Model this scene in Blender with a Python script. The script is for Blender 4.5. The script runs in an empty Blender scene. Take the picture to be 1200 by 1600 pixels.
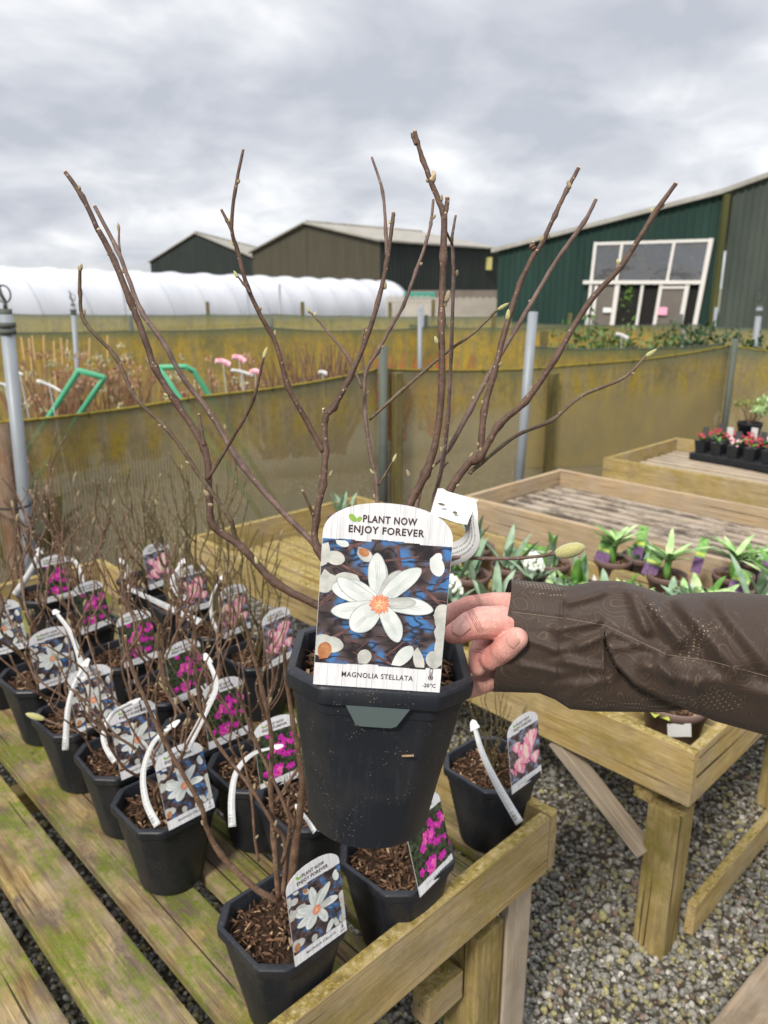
import bpy, bmesh, math, random
import numpy as np
from mathutils import Vector, Matrix, Euler
rnd = random.Random(7)
R = math.radians
SC = bpy.context.scene
COL = SC.collection

# ------------------------------------------------------------------ camera
CAM_H, PITCH, FPX = 1.55, R(16.3), 1200.0
cam = bpy.data.cameras.new('camera'); camo = bpy.data.objects.new('camera', cam); COL.objects.link(camo)
camo.location = (0, 0, CAM_H); camo.rotation_euler = (R(90) - PITCH, 0, 0)
cam.sensor_fit = 'VERTICAL'; cam.sensor_height = 36; cam.sensor_width = 27; cam.lens = 27
cam.clip_start = 0.02; cam.clip_end = 3000
cam.dof.use_dof = True; cam.dof.focus_distance = 0.72; cam.dof.aperture_fstop = 9.0
SC.camera = camo
# ------------------------------------------------------------------ sky, sun, exposure
SUN_EL, SUN_AZ = R(44), R(208)      # azimuth measured clockwise from +Y: behind the camera to its left
SC.view_settings.view_transform = 'Standard'; SC.view_settings.look = 'None'
SC.view_settings.exposure = 0.35; SC.view_settings.gamma = 1.0
W = bpy.data.worlds.new("World"); SC.world = W; W.use_nodes = True
def build_world():
    nt = W.node_tree; nt.nodes.clear(); L = nt.links.new
    def nd(t, **k):
        n = nt.nodes.new(t)
        for a, b in k.items(): setattr(n, a, b)
        return n
    def mth(op, a, b=None, c=None, clamp=False):
        n = nd('ShaderNodeMath', operation=op); n.use_clamp = clamp
        for i, v in enumerate((a, b, c)):
            if v is None: continue
            if isinstance(v, (int, float)): n.inputs[i].default_value = v
            else: L(v, n.inputs[i])
        return n.outputs[0]
    out = nd('ShaderNodeOutputWorld')
    sky = nd('ShaderNodeTexSky', sky_type='NISHITA'); sky.sun_disc = False
    sky.sun_elevation = SUN_EL; sky.sun_rotation = SUN_AZ
    bg = nd('ShaderNodeBackground'); L(sky.outputs[0], bg.inputs[0]); bg.inputs[1].default_value = 0.10
    tc = nd('ShaderNodeTexCoord'); sp = nd('ShaderNodeSeparateXYZ'); L(tc.outputs['Generated'], sp.inputs[0])
    x, y, z = sp.outputs
    zz = mth('ADD', mth('MAXIMUM', z, 0.0), 0.34)
    cb = nd('ShaderNodeCombineXYZ'); L(mth('DIVIDE', x, zz), cb.inputs[0]); L(mth('DIVIDE', y, zz), cb.inputs[1])
    def noise(scale, detail, rough, off, dist=0.0):
        mp = nd('ShaderNodeMapping'); mp.inputs['Location'].default_value = off; L(cb.outputs[0], mp.inputs[0])
        n = nd('ShaderNodeTexNoise'); L(mp.outputs[0], n.inputs['Vector'])
        n.inputs['Scale'].default_value = scale; n.inputs['Detail'].default_value = detail
        n.inputs['Roughness'].default_value = rough; n.inputs['Distortion'].default_value = dist
        return n.outputs[0]
    n1 = noise(1.6, 7, 0.48, (3.1, 1.7, 0), 0.25)
    n2 = noise(4.2, 9, 0.52, (7.3, 4.2, 2), 0.35)
    dens = mth('ADD', mth('MULTIPLY', n1, 0.60), mth('MULTIPLY', n2, 0.40))
    rp = nd('ShaderNodeValToRGB'); L(dens, rp.inputs[0])
    e = rp.color_ramp.elements
    e[0].position = 0.395; e[0].color = (0.80, 0.81, 0.83, 1)
    e[1].position = 0.60; e[1].color = (0.44, 0.465, 0.52, 1)
    m = e.new(0.465); m.color = (0.64, 0.655, 0.69, 1)
    m = e.new(0.53); m.color = (0.53, 0.55, 0.60, 1)
    # an overcast sky is about three times brighter overhead than at the horizon
    zen = mth('ADD', 1.0, mth('MULTIPLY', mth('MAXIMUM', mth('SUBTRACT', z, 0.30), 0.0), 2.2))
    bc = nd('ShaderNodeBackground'); L(rp.outputs[0], bc.inputs[0]); L(zen, bc.inputs[1])
    # thin clear slit low above the horizon
    slit = mth('MULTIPLY', mth('SUBTRACT', 1.0, mth('MULTIPLY', mth('ABSOLUTE', mth('SUBTRACT', z, 0.012)), 55.0), clamp=True), 0.45)
    cov = mth('SUBTRACT', 0.97, slit)
    mx = nd('ShaderNodeMixShader'); L(cov, mx.inputs[0]); L(bg.outputs[0], mx.inputs[1]); L(bc.outputs[0], mx.inputs[2])
    L(mx.outputs[0], out.inputs[0])
build_world()
sl = bpy.data.lights.new('sun', 'SUN'); sl.energy = 3.4; sl.angle = R(9); sl.color = (1.0, 0.94, 0.85)
so = bpy.data.objects.new('sun', sl); COL.objects.link(so)
sd = Vector((math.sin(SUN_AZ) * math.cos(SUN_EL), math.cos(SUN_AZ) * math.cos(SUN_EL), math.sin(SUN_EL)))
so.rotation_euler = sd.to_track_quat('Z', 'Y').to_euler()

# ------------------------------------------------------------------ measuring helpers (a photo point + a height or distance -> a place)
CP, SP = math.cos(PITCH), math.sin(PITCH)
def ray(px, py):
    a = (px - 600) / FPX; b = -(py - 800) / FPX
    return Vector((a, CP + b * SP, b * CP - SP))
O = Vector((0, 0, CAM_H))
def atz(px, py, z): d = ray(px, py); return O + d * ((z - CAM_H) / d.z)
def aty(px, py, y): d = ray(px, py); return O + d * (y / d.y)
def pd(px, py, dep): return O + ray(px, py) * dep

# ------------------------------------------------------------------ mesh helpers
class MB:
    def __init__(s): s.v = []; s.f = []; s.m = []; s.uv = None
    def add(s, vs, fs, mi=0):
        o = len(s.v); s.v += [tuple(v) for v in vs]; s.f += [tuple(i + o for i in f) for f in fs]; s.m += [mi] * len(fs); return s
    def box(s, lo, hi, mi=0, M=None, bev=0.0):
        x0, y0, z0 = lo; x1, y1, z1 = hi
        if bev <= 0:
            vs = [(x0,y0,z0),(x1,y0,z0),(x1,y1,z0),(x0,y1,z0),(x0,y0,z1),(x1,y0,z1),(x1,y1,z1),(x0,y1,z1)]
            fs = [(3,2,1,0),(4,5,6,7),(0,1,5,4),(1,2,6,5),(2,3,7,6),(3,0,4,7)]
        else:
            bm = bmesh.new(); bmesh.ops.create_cube(bm, size=1)
            for v in bm.verts:
                v.co = Vector(((x0+x1)/2 + v.co.x*(x1-x0), (y0+y1)/2 + v.co.y*(y1-y0), (z0+z1)/2 + v.co.z*(z1-z0)))
            bmesh.ops.bevel(bm, geom=bm.edges[:], offset=bev, segments=2, affect='EDGES', profile=0.6)
            vs = [v.co.copy() for v in bm.verts]; bm.verts.index_update()
            fs = [[v.index for v in f.verts] for f in bm.faces]; bm.free()
        if M is not None: vs = [M @ Vector(v) for v in vs]
        return s.add(vs, fs, mi)
    def tube(s, pts, rad, n=8, mi=0, cap=True, M=None):
        pts = [Vector(p) for p in pts]
        if not hasattr(rad, '__len__'): rad = [rad] * len(pts)
        up = None; vs = []; fs = []
        for i, p in enumerate(pts):
            t = (pts[min(i+1, len(pts)-1)] - pts[max(i-1, 0)])
            if t.length < 1e-9: t = Vector((0, 0, 1))
            t.normalize()
            if up is None:
                up = t.orthogonal().normalized()
            else:
                up = up - t * up.dot(t)
                up = up.normalized() if up.length > 1e-6 else t.orthogonal().normalized()
            b = t.cross(up)
            for k in range(n):
                a = 2 * math.pi * k / n
                vs.append(p + (up * math.cos(a) + b * math.sin(a)) * rad[i])
        for i in range(len(pts) - 1):
            for k in range(n):
                a = i*n + k; b = i*n + (k+1) % n
                fs.append((a, b, b + n, a + n))
        if cap:
            fs.append(tuple(range(n))[::-1]); fs.append(tuple(range((len(pts)-1)*n, len(pts)*n)))
        if M is not None: vs = [M @ v for v in vs]
        return s.add(vs, fs, mi)
    def ball(s, c, r, nu=8, nv=6, mi=0, axis=None):
        c = Vector(c); r = Vector(r) if hasattr(r, '__len__') else Vector((r, r, r))
        Q = axis.to_track_quat('Z', 'Y').to_matrix() if axis is not None else Matrix.Identity(3)
        vs = [c + Q @ Vector((0, 0, r.z))]; fs = []
        for j in range(1, nv):
            th = math.pi * j / nv
            for k in range(nu):
                ph = 2 * math.pi * k / nu
                vs.append(c + Q @ Vector((r.x*math.sin(th)*math.cos(ph), r.y*math.sin(th)*math.sin(ph), r.z*math.cos(th))))
        vs.append(c + Q @ Vector((0, 0, -r.z)))
        for k in range(nu): fs.append((0, 1 + k, 1 + (k+1) % nu))
        for j in range(nv - 2):
            for k in range(nu):
                a = 1 + j*nu + k; b = 1 + j*nu + (k+1) % nu
                fs.append((a, a + nu, b + nu, b))
        e = len(vs) - 1; o = 1 + (nv-2)*nu
        for k in range(nu): fs.append((o + k, e, o + (k+1) % nu))
        return s.add(vs, fs, mi)
    def mesh(s, name, mats, smooth=False):
        me = bpy.data.meshes.new(name); me.from_pydata(s.v, [], s.f)
        for m in (mats if isinstance(mats, (list, tuple)) else [mats]): me.materials.append(m)
        me.polygons.foreach_set('material_index', s.m)
        if smooth: me.polygons.foreach_set('use_smooth', [True] * len(s.f))
        if s.uv is not None:
            l = me.uv_layers.new(name='UVMap'); me.update()
            for lp in me.loops: l.data[lp.index].uv = s.uv[lp.vertex_index]
        me.update(); return me
    def build(s, name, mats, parent=None, smooth=False, M=None):
        return link(name, s.mesh(name, mats, smooth), parent, M)
def link(name, data, parent=None, M=None):
    o = bpy.data.objects.new(name, data); COL.objects.link(o)
    if parent is not None: o.parent = parent
    if M is not None: o.matrix_local = M
    return o
MW = {}
def thing(name, label, cat, M=None, group=None):
    o = bpy.data.objects.new(name, None); COL.objects.link(o); o.empty_display_size = 0.05
    if M is None: M = Matrix.Identity(4)
    if isinstance(M, Vector): M = Matrix.Translation(M)
    o.matrix_world = M; MW[o.name] = M.copy()
    return tag(o, label, cat, group)
def tag(o, label, cat, group=None):
    o['label'] = label; o['category'] = cat
    if group: o['group'] = group
    return o
def kind(o, k): o['kind'] = k; return o
def local(mb, root):
    Mi = MW[root.name].inverted(); mb.v = [tuple(Mi @ Vector(v)) for v in mb.v]; return mb
def smooth_path(P, k=4):
    P = [Vector(p) for p in P]; out = []
    for i in range(len(P) - 1):
        p0 = P[max(i-1, 0)]; p1 = P[i]; p2 = P[i+1]; p3 = P[min(i+2, len(P)-1)]
        for j in range(k):
            t = j / k
            out.append(0.5 * ((2*p1) + (p2-p0)*t + (2*p0-5*p1+4*p2-p3)*t*t + (3*p1-p0-3*p2+p3)*t**3))
    out.append(P[-1]); return out

# ------------------------------------------------------------------ materials
class NT:
    def __init__(s, name, rough=0.7, spec=0.3):
        s.mat = bpy.data.materials.new(name); s.mat.use_nodes = True; s.nt = s.mat.node_tree
        s.b = s.nt.nodes['Principled BSDF']; s.out = s.nt.nodes['Material Output']
        s.b.inputs['Roughness'].default_value = rough; s.b.inputs['Specular IOR Level'].default_value = spec
    def n(s, t, **k):
        x = s.nt.nodes.new(t)
        for a, b in k.items(): setattr(x, a, b)
        return x
    def put(s, sock, v):
        if isinstance(v, bpy.types.NodeSocket): s.nt.links.new(v, sock)
        elif isinstance(v, (tuple, list)) and len(v) == 3 and sock.type == 'RGBA': sock.default_value = (*v, 1)
        else: sock.default_value = v
    def coord(s, w='Object', scale=(1,1,1), rand=0.0, rot=(0,0,0)):
        tc = s.n('ShaderNodeTexCoord'); v = tc.outputs[w]
        if rand:
            oi = s.n('ShaderNodeObjectInfo'); a = s.n('ShaderNodeVectorMath', operation='MULTIPLY_ADD')
            cb = s.n('ShaderNodeCombineXYZ')
            for i in range(3): s.put(cb.inputs[i], oi.outputs['Random'])
            s.put(a.inputs[0], cb.outputs[0]); a.inputs[1].default_value = (rand, rand*1.7, rand*0.6); s.put(a.inputs[2], v); v = a.outputs[0]
        mp = s.n('ShaderNodeMapping'); mp.inputs['Scale'].default_value = scale; mp.inputs['Rotation'].default_value = rot
        s.put(mp.inputs[0], v); return mp.outputs[0]
    def noise(s, v, scale, detail=4, rough=0.5, dist=0.0, col=False):
        x = s.n('ShaderNodeTexNoise'); s.put(x.inputs['Vector'], v); x.inputs['Scale'].default_value = scale
        x.inputs['Detail'].default_value = detail; x.inputs['Roughness'].default_value = rough; x.inputs['Distortion'].default_value = dist
        return x.outputs[1 if col else 0]
    def voro(s, v, scale, feat='F1', out='Distance', rnd_=1.0):
        x = s.n('ShaderNodeTexVoronoi', feature=feat); s.put(x.inputs['Vector'], v); x.inputs['Scale'].default_value = scale
        x.inputs['Randomness'].default_value = rnd_
        return x.outputs[out]
    def ramp(s, f, *stops, interp='LINEAR'):
        x = s.n('ShaderNodeValToRGB'); s.put(x.inputs[0], f); x.color_ramp.interpolation = interp
        e = x.color_ramp.elements
        while len(e) < len(stops): e.new(0.5)
        for q, (p, c) in zip(e, stops):
            q.position = p; q.color = (c, c, c, 1) if isinstance(c, (int, float)) else (*c, 1)
        return x.outputs[0]
    def mix(s, f, a, b, mode='MIX'):
        x = s.n('ShaderNodeMix', data_type='RGBA', blend_type=mode)
        s.put(x.inputs[0], f); s.put(x.inputs[6], a); s.put(x.inputs[7], b); return x.outputs[2]
    def math(s, op, a, b=0.0, clamp=False):
        x = s.n('ShaderNodeMath', operation=op); x.use_clamp = clamp; s.put(x.inputs[0], a); s.put(x.inputs[1], b); return x.outputs[0]
    def sep(s, v):
        x = s.n('ShaderNodeSeparateXYZ'); s.put(x.inputs[0], v); return x.outputs
    def objrand(s): return s.n('ShaderNodeObjectInfo').outputs['Random']
    def col(s, c): s.put(s.b.inputs['Base Color'], c); return s
    def rough(s, c): s.put(s.b.inputs['Roughness'], c); return s
    def bump(s, h, strength=0.5, dist=0.002):
        x = s.n('ShaderNodeBump'); x.inputs['Strength'].default_value = strength; x.inputs['Distance'].default_value = dist
        s.put(x.inputs['Height'], h); s.put(s.b.inputs['Normal'], x.outputs[0]); return s
def plain(name, c, rough=0.6, spec=0.3, var=0.12, scale=30):
    t = NT(name, rough, spec); v = t.coord(rand=5)
    t.col(t.mix(t.noise(v, scale, 3), tuple(x*(1-var) for x in c), tuple(min(1, x*(1+var)) for x in c)))
    return t.mat
def wood(name, light, dark, moss=0.0, mosscol=(0.10, 0.13, 0.02), stain=0.4, grey=0.0, fine=1.0, stainc=(0.05, 0.035, 0.022), up=False):
    """sawn timber, grain along the piece's own x axis"""
    t = NT(name, 0.8, 0.2)
    g = t.coord(scale=(1.4, 22*fine, 22*fine), rand=9)
    v = t.coord(rand=9)
    gr = t.noise(g, 3.2, 6, 0.62, 0.9)
    fg = t.noise(t.coord(scale=(4, 160*fine, 160*fine), rand=9), 2.0, 3, 0.6)
    c = t.mix(t.ramp(gr, (0.36, 0), (0.62, 1)), dark, light)
    c = t.mix(t.ramp(fg, (0.35, 0.38), (0.65, 0.0)), c, tuple(x*0.45 for x in dark))
    if grey: c = t.mix(t.ramp(t.noise(v, 6, 5, 0.6), (0.40, 0.0), (0.62, grey)), c, (0.30, 0.26, 0.21))
    if stain:
        sn = t.math('ADD', t.math('MULTIPLY', t.noise(t.coord(scale=(0.7, 1.5, 1.5), rand=13), 10, 10, 0.7), 0.75), t.math('MULTIPLY', gr, 0.25))
        c = t.mix(t.ramp(sn, (0.49, 0.0), (0.57, stain)), c, stainc)
    if moss:
        mn = t.math('ADD', t.math('MULTIPLY', t.noise(t.coord(scale=(0.8, 1.3, 1.3), rand=21), 9, 10, 0.72), 0.72), t.math('MULTIPLY', gr, 0.28))
        mk = t.ramp(mn, (0.53 - 0.07*moss, 0.0), (0.60 - 0.05*moss, min(1, 0.35 + 0.6*moss)))
        mk = t.math('MULTIPLY', mk, t.ramp(t.noise(v, 75, 5, 0.7), (0.32, 0.25), (0.60, 1.0)))
        mc = t.mix(t.noise(v, 230, 4, 0.7), tuple(x*0.35 for x in mosscol), tuple(x*1.7 for x in mosscol))
        c = t.mix(mk, c, mc)
    # lichen and grime on faces that look up
    if up:
        nz = t.sep(t.n('ShaderNodeTexCoord').outputs['Normal'])[2]
        um = t.math('MULTIPLY', t.math('GREATER_THAN', nz, 0.6), t.ramp(t.noise(v, 60, 7, 0.7), (0.36, 0.0), (0.52, 0.9)))
        uc = t.ramp(t.noise(v, 120, 5, 0.7), (0.36, (0.035, 0.026, 0.012)), (0.5, (0.20, 0.145, 0.02)), (0.68, (0.42, 0.36, 0.20)))
        c = t.mix(um, c, uc)
    # knots
    kn = t.voro(t.coord(scale=(0.9, 2.6, 2.6), rand=17), 4.2)
    c = t.mix(t.ramp(kn, (0.03, 0.85), (0.065, 0.0)), c, (0.045, 0.022, 0.012))
    # black drying checks
    ck = t.noise(t.coord(scale=(1.0, 70*fine, 70*fine), rand=31), 1.7, 2, 0.4)
    c = t.mix(t.ramp(ck, (0.30, 0.9), (0.335, 0.0)), c, (0.02, 0.014, 0.009))
    t.col(c)
    h = t.math('ADD', t.math('MULTIPLY', gr, 0.6), t.math('MULTIPLY', fg, 0.5))
    t.bump(t.math('ADD', h, t.math('MULTIPLY', t.noise(v, 45, 5, 0.6), 0.6)), 0.8, 0.0022)
    return t.mat
MAT = {}
MAT['slat'] = wood('weathered mossy slat', (0.37, 0.265, 0.11), (0.10, 0.060, 0.022), moss=0.95, mosscol=(0.095, 0.125, 0.009), stain=0.95, grey=0.35, stainc=(0.095, 0.066, 0.05))
MAT['board'] = wood('algae stained board', (0.47, 0.36, 0.17), (0.30, 0.205, 0.07), moss=0.45, mosscol=(0.22, 0.165, 0.02), stain=0.25, grey=0.35, up=True)
MAT['fresh'] = wood('newer pale board', (0.47, 0.35, 0.22), (0.34, 0.24, 0.13), moss=0.0, stain=0.12, grey=0.4)
MAT['greyslat'] = wood('grey weathered slat', (0.50, 0.42, 0.33), (0.22, 0.165, 0.12), moss=0.0, stain=0.85, grey=0.8, stainc=(0.07, 0.055, 0.042))
MAT['leg'] = wood('treated post', (0.40, 0.31, 0.14), (0.22, 0.155, 0.05), moss=0.6, mosscol=(0.15, 0.13, 0.02), stain=0.35)
MAT['palewood'] = wood('pale weathered batten', (0.46, 0.38, 0.28), (0.32, 0.25, 0.17), stain=0.2, grey=0.5)
MAT['brownpost'] = wood('brown round post', (0.22, 0.13, 0.075), (0.12, 0.065, 0.036), stain=0.3, grey=0.3)
MAT['deck'] = wood('brown deck board', (0.26, 0.19, 0.12), (0.14, 0.10, 0.06), stain=0.3, grey=0.4, fine=0.8)
def pot_mat(name, c, dusty=0.25):
    t = NT(name, 0.42, 0.34); v = t.coord(rand=6)
    d = t.noise(v, 14, 5, 0.6)
    cc = t.mix(t.ramp(d, (0.45, 0.0), (0.75, dusty)), c, (0.10, 0.085, 0.065))
    sp = t.voro(v, 330); big = t.noise(v, 40, 3)
    cc = t.mix(t.math('MULTIPLY', t.ramp(sp, (0.10, 0.85), (0.17, 0.0)), t.ramp(big, (0.52, 0.0), (0.62, 1.0))), cc, (0.30, 0.25, 0.18))
    st = t.noise(t.coord(scale=(60, 60, 3), rand=6), 3, 3)
    cc = t.mix(t.ramp(st, (0.55, 0.0), (0.8, 0.22)), cc, (0.045, 0.047, 0.052))
    t.col(cc); t.rough(t.ramp(d, (0.3, 0.33), (0.7, 0.55))); t.bump(t.noise(v, 90, 4), 0.10, 0.001)
    return t.mat
MAT['pot'] = pot_mat('black plastic', (0.0095, 0.0115, 0.0165), 0.16)
MAT['brownpot'] = pot_mat('brown plastic', (0.16, 0.105, 0.09), 0.15)
MAT['tray'] = pot_mat('black tray plastic', (0.012, 0.014, 0.017), 0.1)
def soil_mat():
    t = NT('compost', 0.95, 0.1); v = t.coord(rand=4)
    c = t.ramp(t.noise(v, 120, 6, 0.7), (0.3, (0.012, 0.007, 0.005)), (0.55, (0.04, 0.024, 0.015)), (0.75, (0.10, 0.062, 0.036)))
    t.col(c); t.bump(t.noise(v, 160, 5, 0.7), 1.0, 0.006); return t.mat
MAT['soil'] = soil_mat()
MAT['chip_dark'] = plain('dark bark chip', (0.075, 0.042, 0.026), 0.9, 0.1, 0.5, 200)
MAT['chip_mid'] = plain('brown bark chip', (0.15, 0.085, 0.05), 0.9, 0.1, 0.5, 200)
MAT['chip_pale'] = plain('pale wood chip', (0.33, 0.22, 0.13), 0.9, 0.1, 0.4, 200)
def bark(name, c, c2, lent=(0.36, 0.28, 0.20)):
    t = NT(name, 0.6, 0.3); v = t.coord(rand=3)
    n = t.noise(v, 55, 6, 0.65)
    cc = t.mix(t.ramp(n, (0.35, 0), (0.65, 1)), c, c2)
    cc = t.mix(t.ramp(t.noise(v, 210, 3, 0.6), (0.5, 0.0), (0.75, 0.5)), cc, tuple(x*0.4 for x in c))
    lv = t.voro(v, 190)
    cc = t.mix(t.math('MULTIPLY', t.ramp(lv, (0.13, 0.8), (0.22, 0.0)), t.ramp(t.noise(v, 60, 2), (0.45, 0), (0.6, 1))), cc, lent)
    t.col(cc); t.bump(t.math('ADD', t.noise(v, 260, 4, 0.7), t.math('MULTIPLY', n, 1.5)), 0.7, 0.0012); return t.mat
MAT['bark'] = bark('red brown bark', (0.052, 0.027, 0.018), (0.112, 0.066, 0.045))
MAT['bark_grey'] = bark('purple grey bark', (0.080, 0.048, 0.038), (0.15, 0.098, 0.078))
MAT['bark_green'] = bark('olive bark', (0.075, 0.050, 0.028), (0.14, 0.10, 0.062))
MAT['twig'] = bark('brown twig', (0.085, 0.047, 0.029), (0.17, 0.105, 0.068))
MAT['twig_olive'] = bark('olive twig', (0.070, 0.055, 0.020), (0.13, 0.10, 0.043))
def bud_mat(name, c, c2):
    t = NT(name, 0.85, 0.2); v = t.coord(rand=3)
    t.col(t.mix(t.noise(v, 320, 4, 0.7), c, c2)); t.bump(t.noise(v, 700, 3), 0.8, 0.001)
    t.b.inputs['Sheen Weight'].default_value = 0.4; return t.mat
MAT['bud'] = bud_mat('downy bud', (0.15, 0.11, 0.05), (0.33, 0.26, 0.15))
MAT['bud_green'] = bud_mat('downy green bud', (0.21, 0.20, 0.065), (0.45, 0.42, 0.19))
MAT['cut'] = plain('cut twig end', (0.42, 0.33, 0.22), 0.9)

# printed things
def card_mat():
    """white printed board: narrow planks with hairline joints and faint wood figure"""
    t = NT('white printed planks', 0.45, 0.4); v = t.coord()
    x = t.sep(v)[0]
    a = t.math('FRACT', t.math('ADD', t.math('MULTIPLY', x, 78.0), 0.35))
    c = t.mix(t.ramp(t.noise(t.coord(scale=(90, 9, 1)), 3, 4, 0.6), (0.40, (0.83, 0.83, 0.82)), (0.72, (0.60, 0.60, 0.61))), (0.8, 0.8, 0.8), (0.8, 0.8, 0.8))
    c = t.mix(0.0, t.ramp(t.noise(t.coord(scale=(90, 9, 1)), 3, 4, 0.6), (0.40, (0.66, 0.66, 0.66)), (0.74, (0.47, 0.47, 0.49))), (1, 1, 1))
    c = t.mix(t.ramp(a, (0.0, 0.55), (0.035, 0.55), (0.045, 0.0)), c, (0.24, 0.24, 0.25))
    c = t.mix(t.ramp(t.noise(v, 900, 2), (0.70, 0.0), (0.76, 0.4)), c, (0.4, 0.38, 0.36))
    t.col(c); return t.mat
MAT['card'] = card_mat()
MAT['white'] = plain('white plastic strip', (0.52, 0.52, 0.51), 0.45, 0.4, 0.05)
MAT['ink'] = plain('dark printed ink', (0.050, 0.030, 0.033), 0.6, 0.2, 0.05)
MAT['leafink'] = plain('green printed leaf', (0.22, 0.36, 0.06), 0.5, 0.3, 0.1)
def photo_mat(name, sky, dark, mid, scale=55, bias=0.0):
    t = NT(name, 0.40, 0.4); v = t.coord(rand=0.0)
    n = t.noise(v, scale, 1.6, 0.45, 0.3)
    c = t.ramp(n, (0.30+bias, dark), (0.46+bias, mid), (0.54+bias, sky), (0.75+bias, tuple(min(1, x*1.25) for x in sky)))
    tw = t.noise(t.coord(scale=(1, 2.4, 1), rot=(0, 0, 0.7)), scale*0.9, 1.5, 0.5, 0.3)
    c = t.mix(t.ramp(tw, (0.44, 0.0), (0.49, 0.9), (0.51, 0.9), (0.56, 0.0)), c, tuple(x*0.9 for x in dark))
    t.col(c); return t.mat
MAT['photo_white'] = photo_mat('printed photo of blue sky and dark twigs', (0.05, 0.15, 0.34), (0.018, 0.014, 0.017), (0.080, 0.058, 0.058), 50, 0.05)
MAT['photo_purple'] = photo_mat('printed photo of dark foliage', (0.055, 0.075, 0.035), (0.008, 0.012, 0.007), (0.025, 0.034, 0.018), 90)
MAT['photo_pink'] = photo_mat('printed photo of pale sky and twigs', (0.20, 0.25, 0.36), (0.04, 0.028, 0.028), (0.13, 0.09, 0.09), 60, 0.05)
def petal_mat(name, c, c2, sc=60):
    t = NT(name, 0.45, 0.3); v = t.coord()
    t.col(t.mix(t.ramp(t.noise(v, sc, 4, 0.55), (0.3, 0), (0.7, 1)), c, c2)); return t.mat
MAT['petal'] = petal_mat('printed white petal', (0.44, 0.48, 0.46), (0.68, 0.69, 0.66), 45)
MAT['petal2'] = petal_mat('printed cream petal', (0.30, 0.31, 0.29), (0.55, 0.54, 0.49))
MAT['stamen'] = petal_mat('printed orange stamens', (0.55, 0.10, 0.06), (0.78, 0.36, 0.20), 700)
MAT['magenta'] = petal_mat('printed magenta petal', (0.30, 0.008, 0.19), (0.62, 0.04, 0.40), 160)
MAT['magenta2'] = petal_mat('printed rose petal', (0.50, 0.02, 0.24), (0.80, 0.16, 0.45), 160)
MAT['pink'] = petal_mat('printed pink petal', (0.62, 0.10, 0.26), (0.76, 0.42, 0.48), 90)
MAT['pink2'] = petal_mat('printed pale pink petal', (0.70, 0.42, 0.38), (0.76, 0.64, 0.54), 90)
MAT['twigink'] = petal_mat('printed twig', (0.07, 0.035, 0.035), (0.17, 0.09, 0.08), 150)
MAT['brownink'] = petal_mat('printed brown bud scale', (0.28, 0.10, 0.04), (0.45, 0.22, 0.10), 150)
def strip_mat():
    """white loop label with lines of small print; uv x runs along it in metres, y across 0..1"""
    t = NT('white printed strip', 0.4, 0.4); uv = t.n('ShaderNodeUVMap', uv_map='UVMap').outputs[0]
    sx, sy, _ = t.sep(uv)
    line = t.math('FRACT', t.math('MULTIPLY', sy, 5.0))
    inl = t.math('MULTIPLY', t.math('GREATER_THAN', line, 0.35), t.math('LESS_THAN', line, 0.75))
    cb = t.n('ShaderNodeCombineXYZ'); t.put(cb.inputs[0], t.math('MULTIPLY', sx, 900.0)); t.put(cb.inputs[1], t.math('FLOOR', t.math('MULTIPLY', sy, 5.0)))
    txt = t.math('GREATER_THAN', t.noise(cb.outputs[0], 1.0, 1), 0.50)
    band = t.math('MULTIPLY', t.math('GREATER_THAN', sx, 0.03), t.math('LESS_THAN', sx, 0.158))
    mar = t.math('MULTIPLY', t.math('GREATER_THAN', sy, 0.16), t.math('LESS_THAN', sy, 0.84))
    f = t.math('MULTIPLY', t.math('MULTIPLY', inl, txt), t.math('MULTIPLY', band, mar))
    c = t.mix(t.math('MULTIPLY', f, 0.9), (0.43, 0.43, 0.42), (0.05, 0.05, 0.06))
    bc = t.math('GREATER_THAN', t.noise(t.coordscale(sx, 1500.0), 1.0, 0), 0.5)
    bb = t.math('MULTIPLY', t.math('MULTIPLY', t.math('GREATER_THAN', sx, 0.163), t.math('LESS_THAN', sx, 0.178)), t.math('MULTIPLY', t.math('GREATER_THAN', sy, 0.40), t.math('LESS_THAN', sy, 0.92)))
    c = t.mix(t.math('MULTIPLY', t.math('MULTIPLY', bc, bb), 0.92), c, (0.03, 0.03, 0.03))
    t.col(c); t.b.inputs['Subsurface Weight'].default_value = 0.0
    return t.mat
def _coordscale(s, sx, k):
    cb = s.n('ShaderNodeCombineXYZ'); s.put(cb.inputs[0], s.math('MULTIPLY', sx, k)); return cb.outputs[0]
NT.coordscale = _coordscale
MAT['strip'] = strip_mat()

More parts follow.
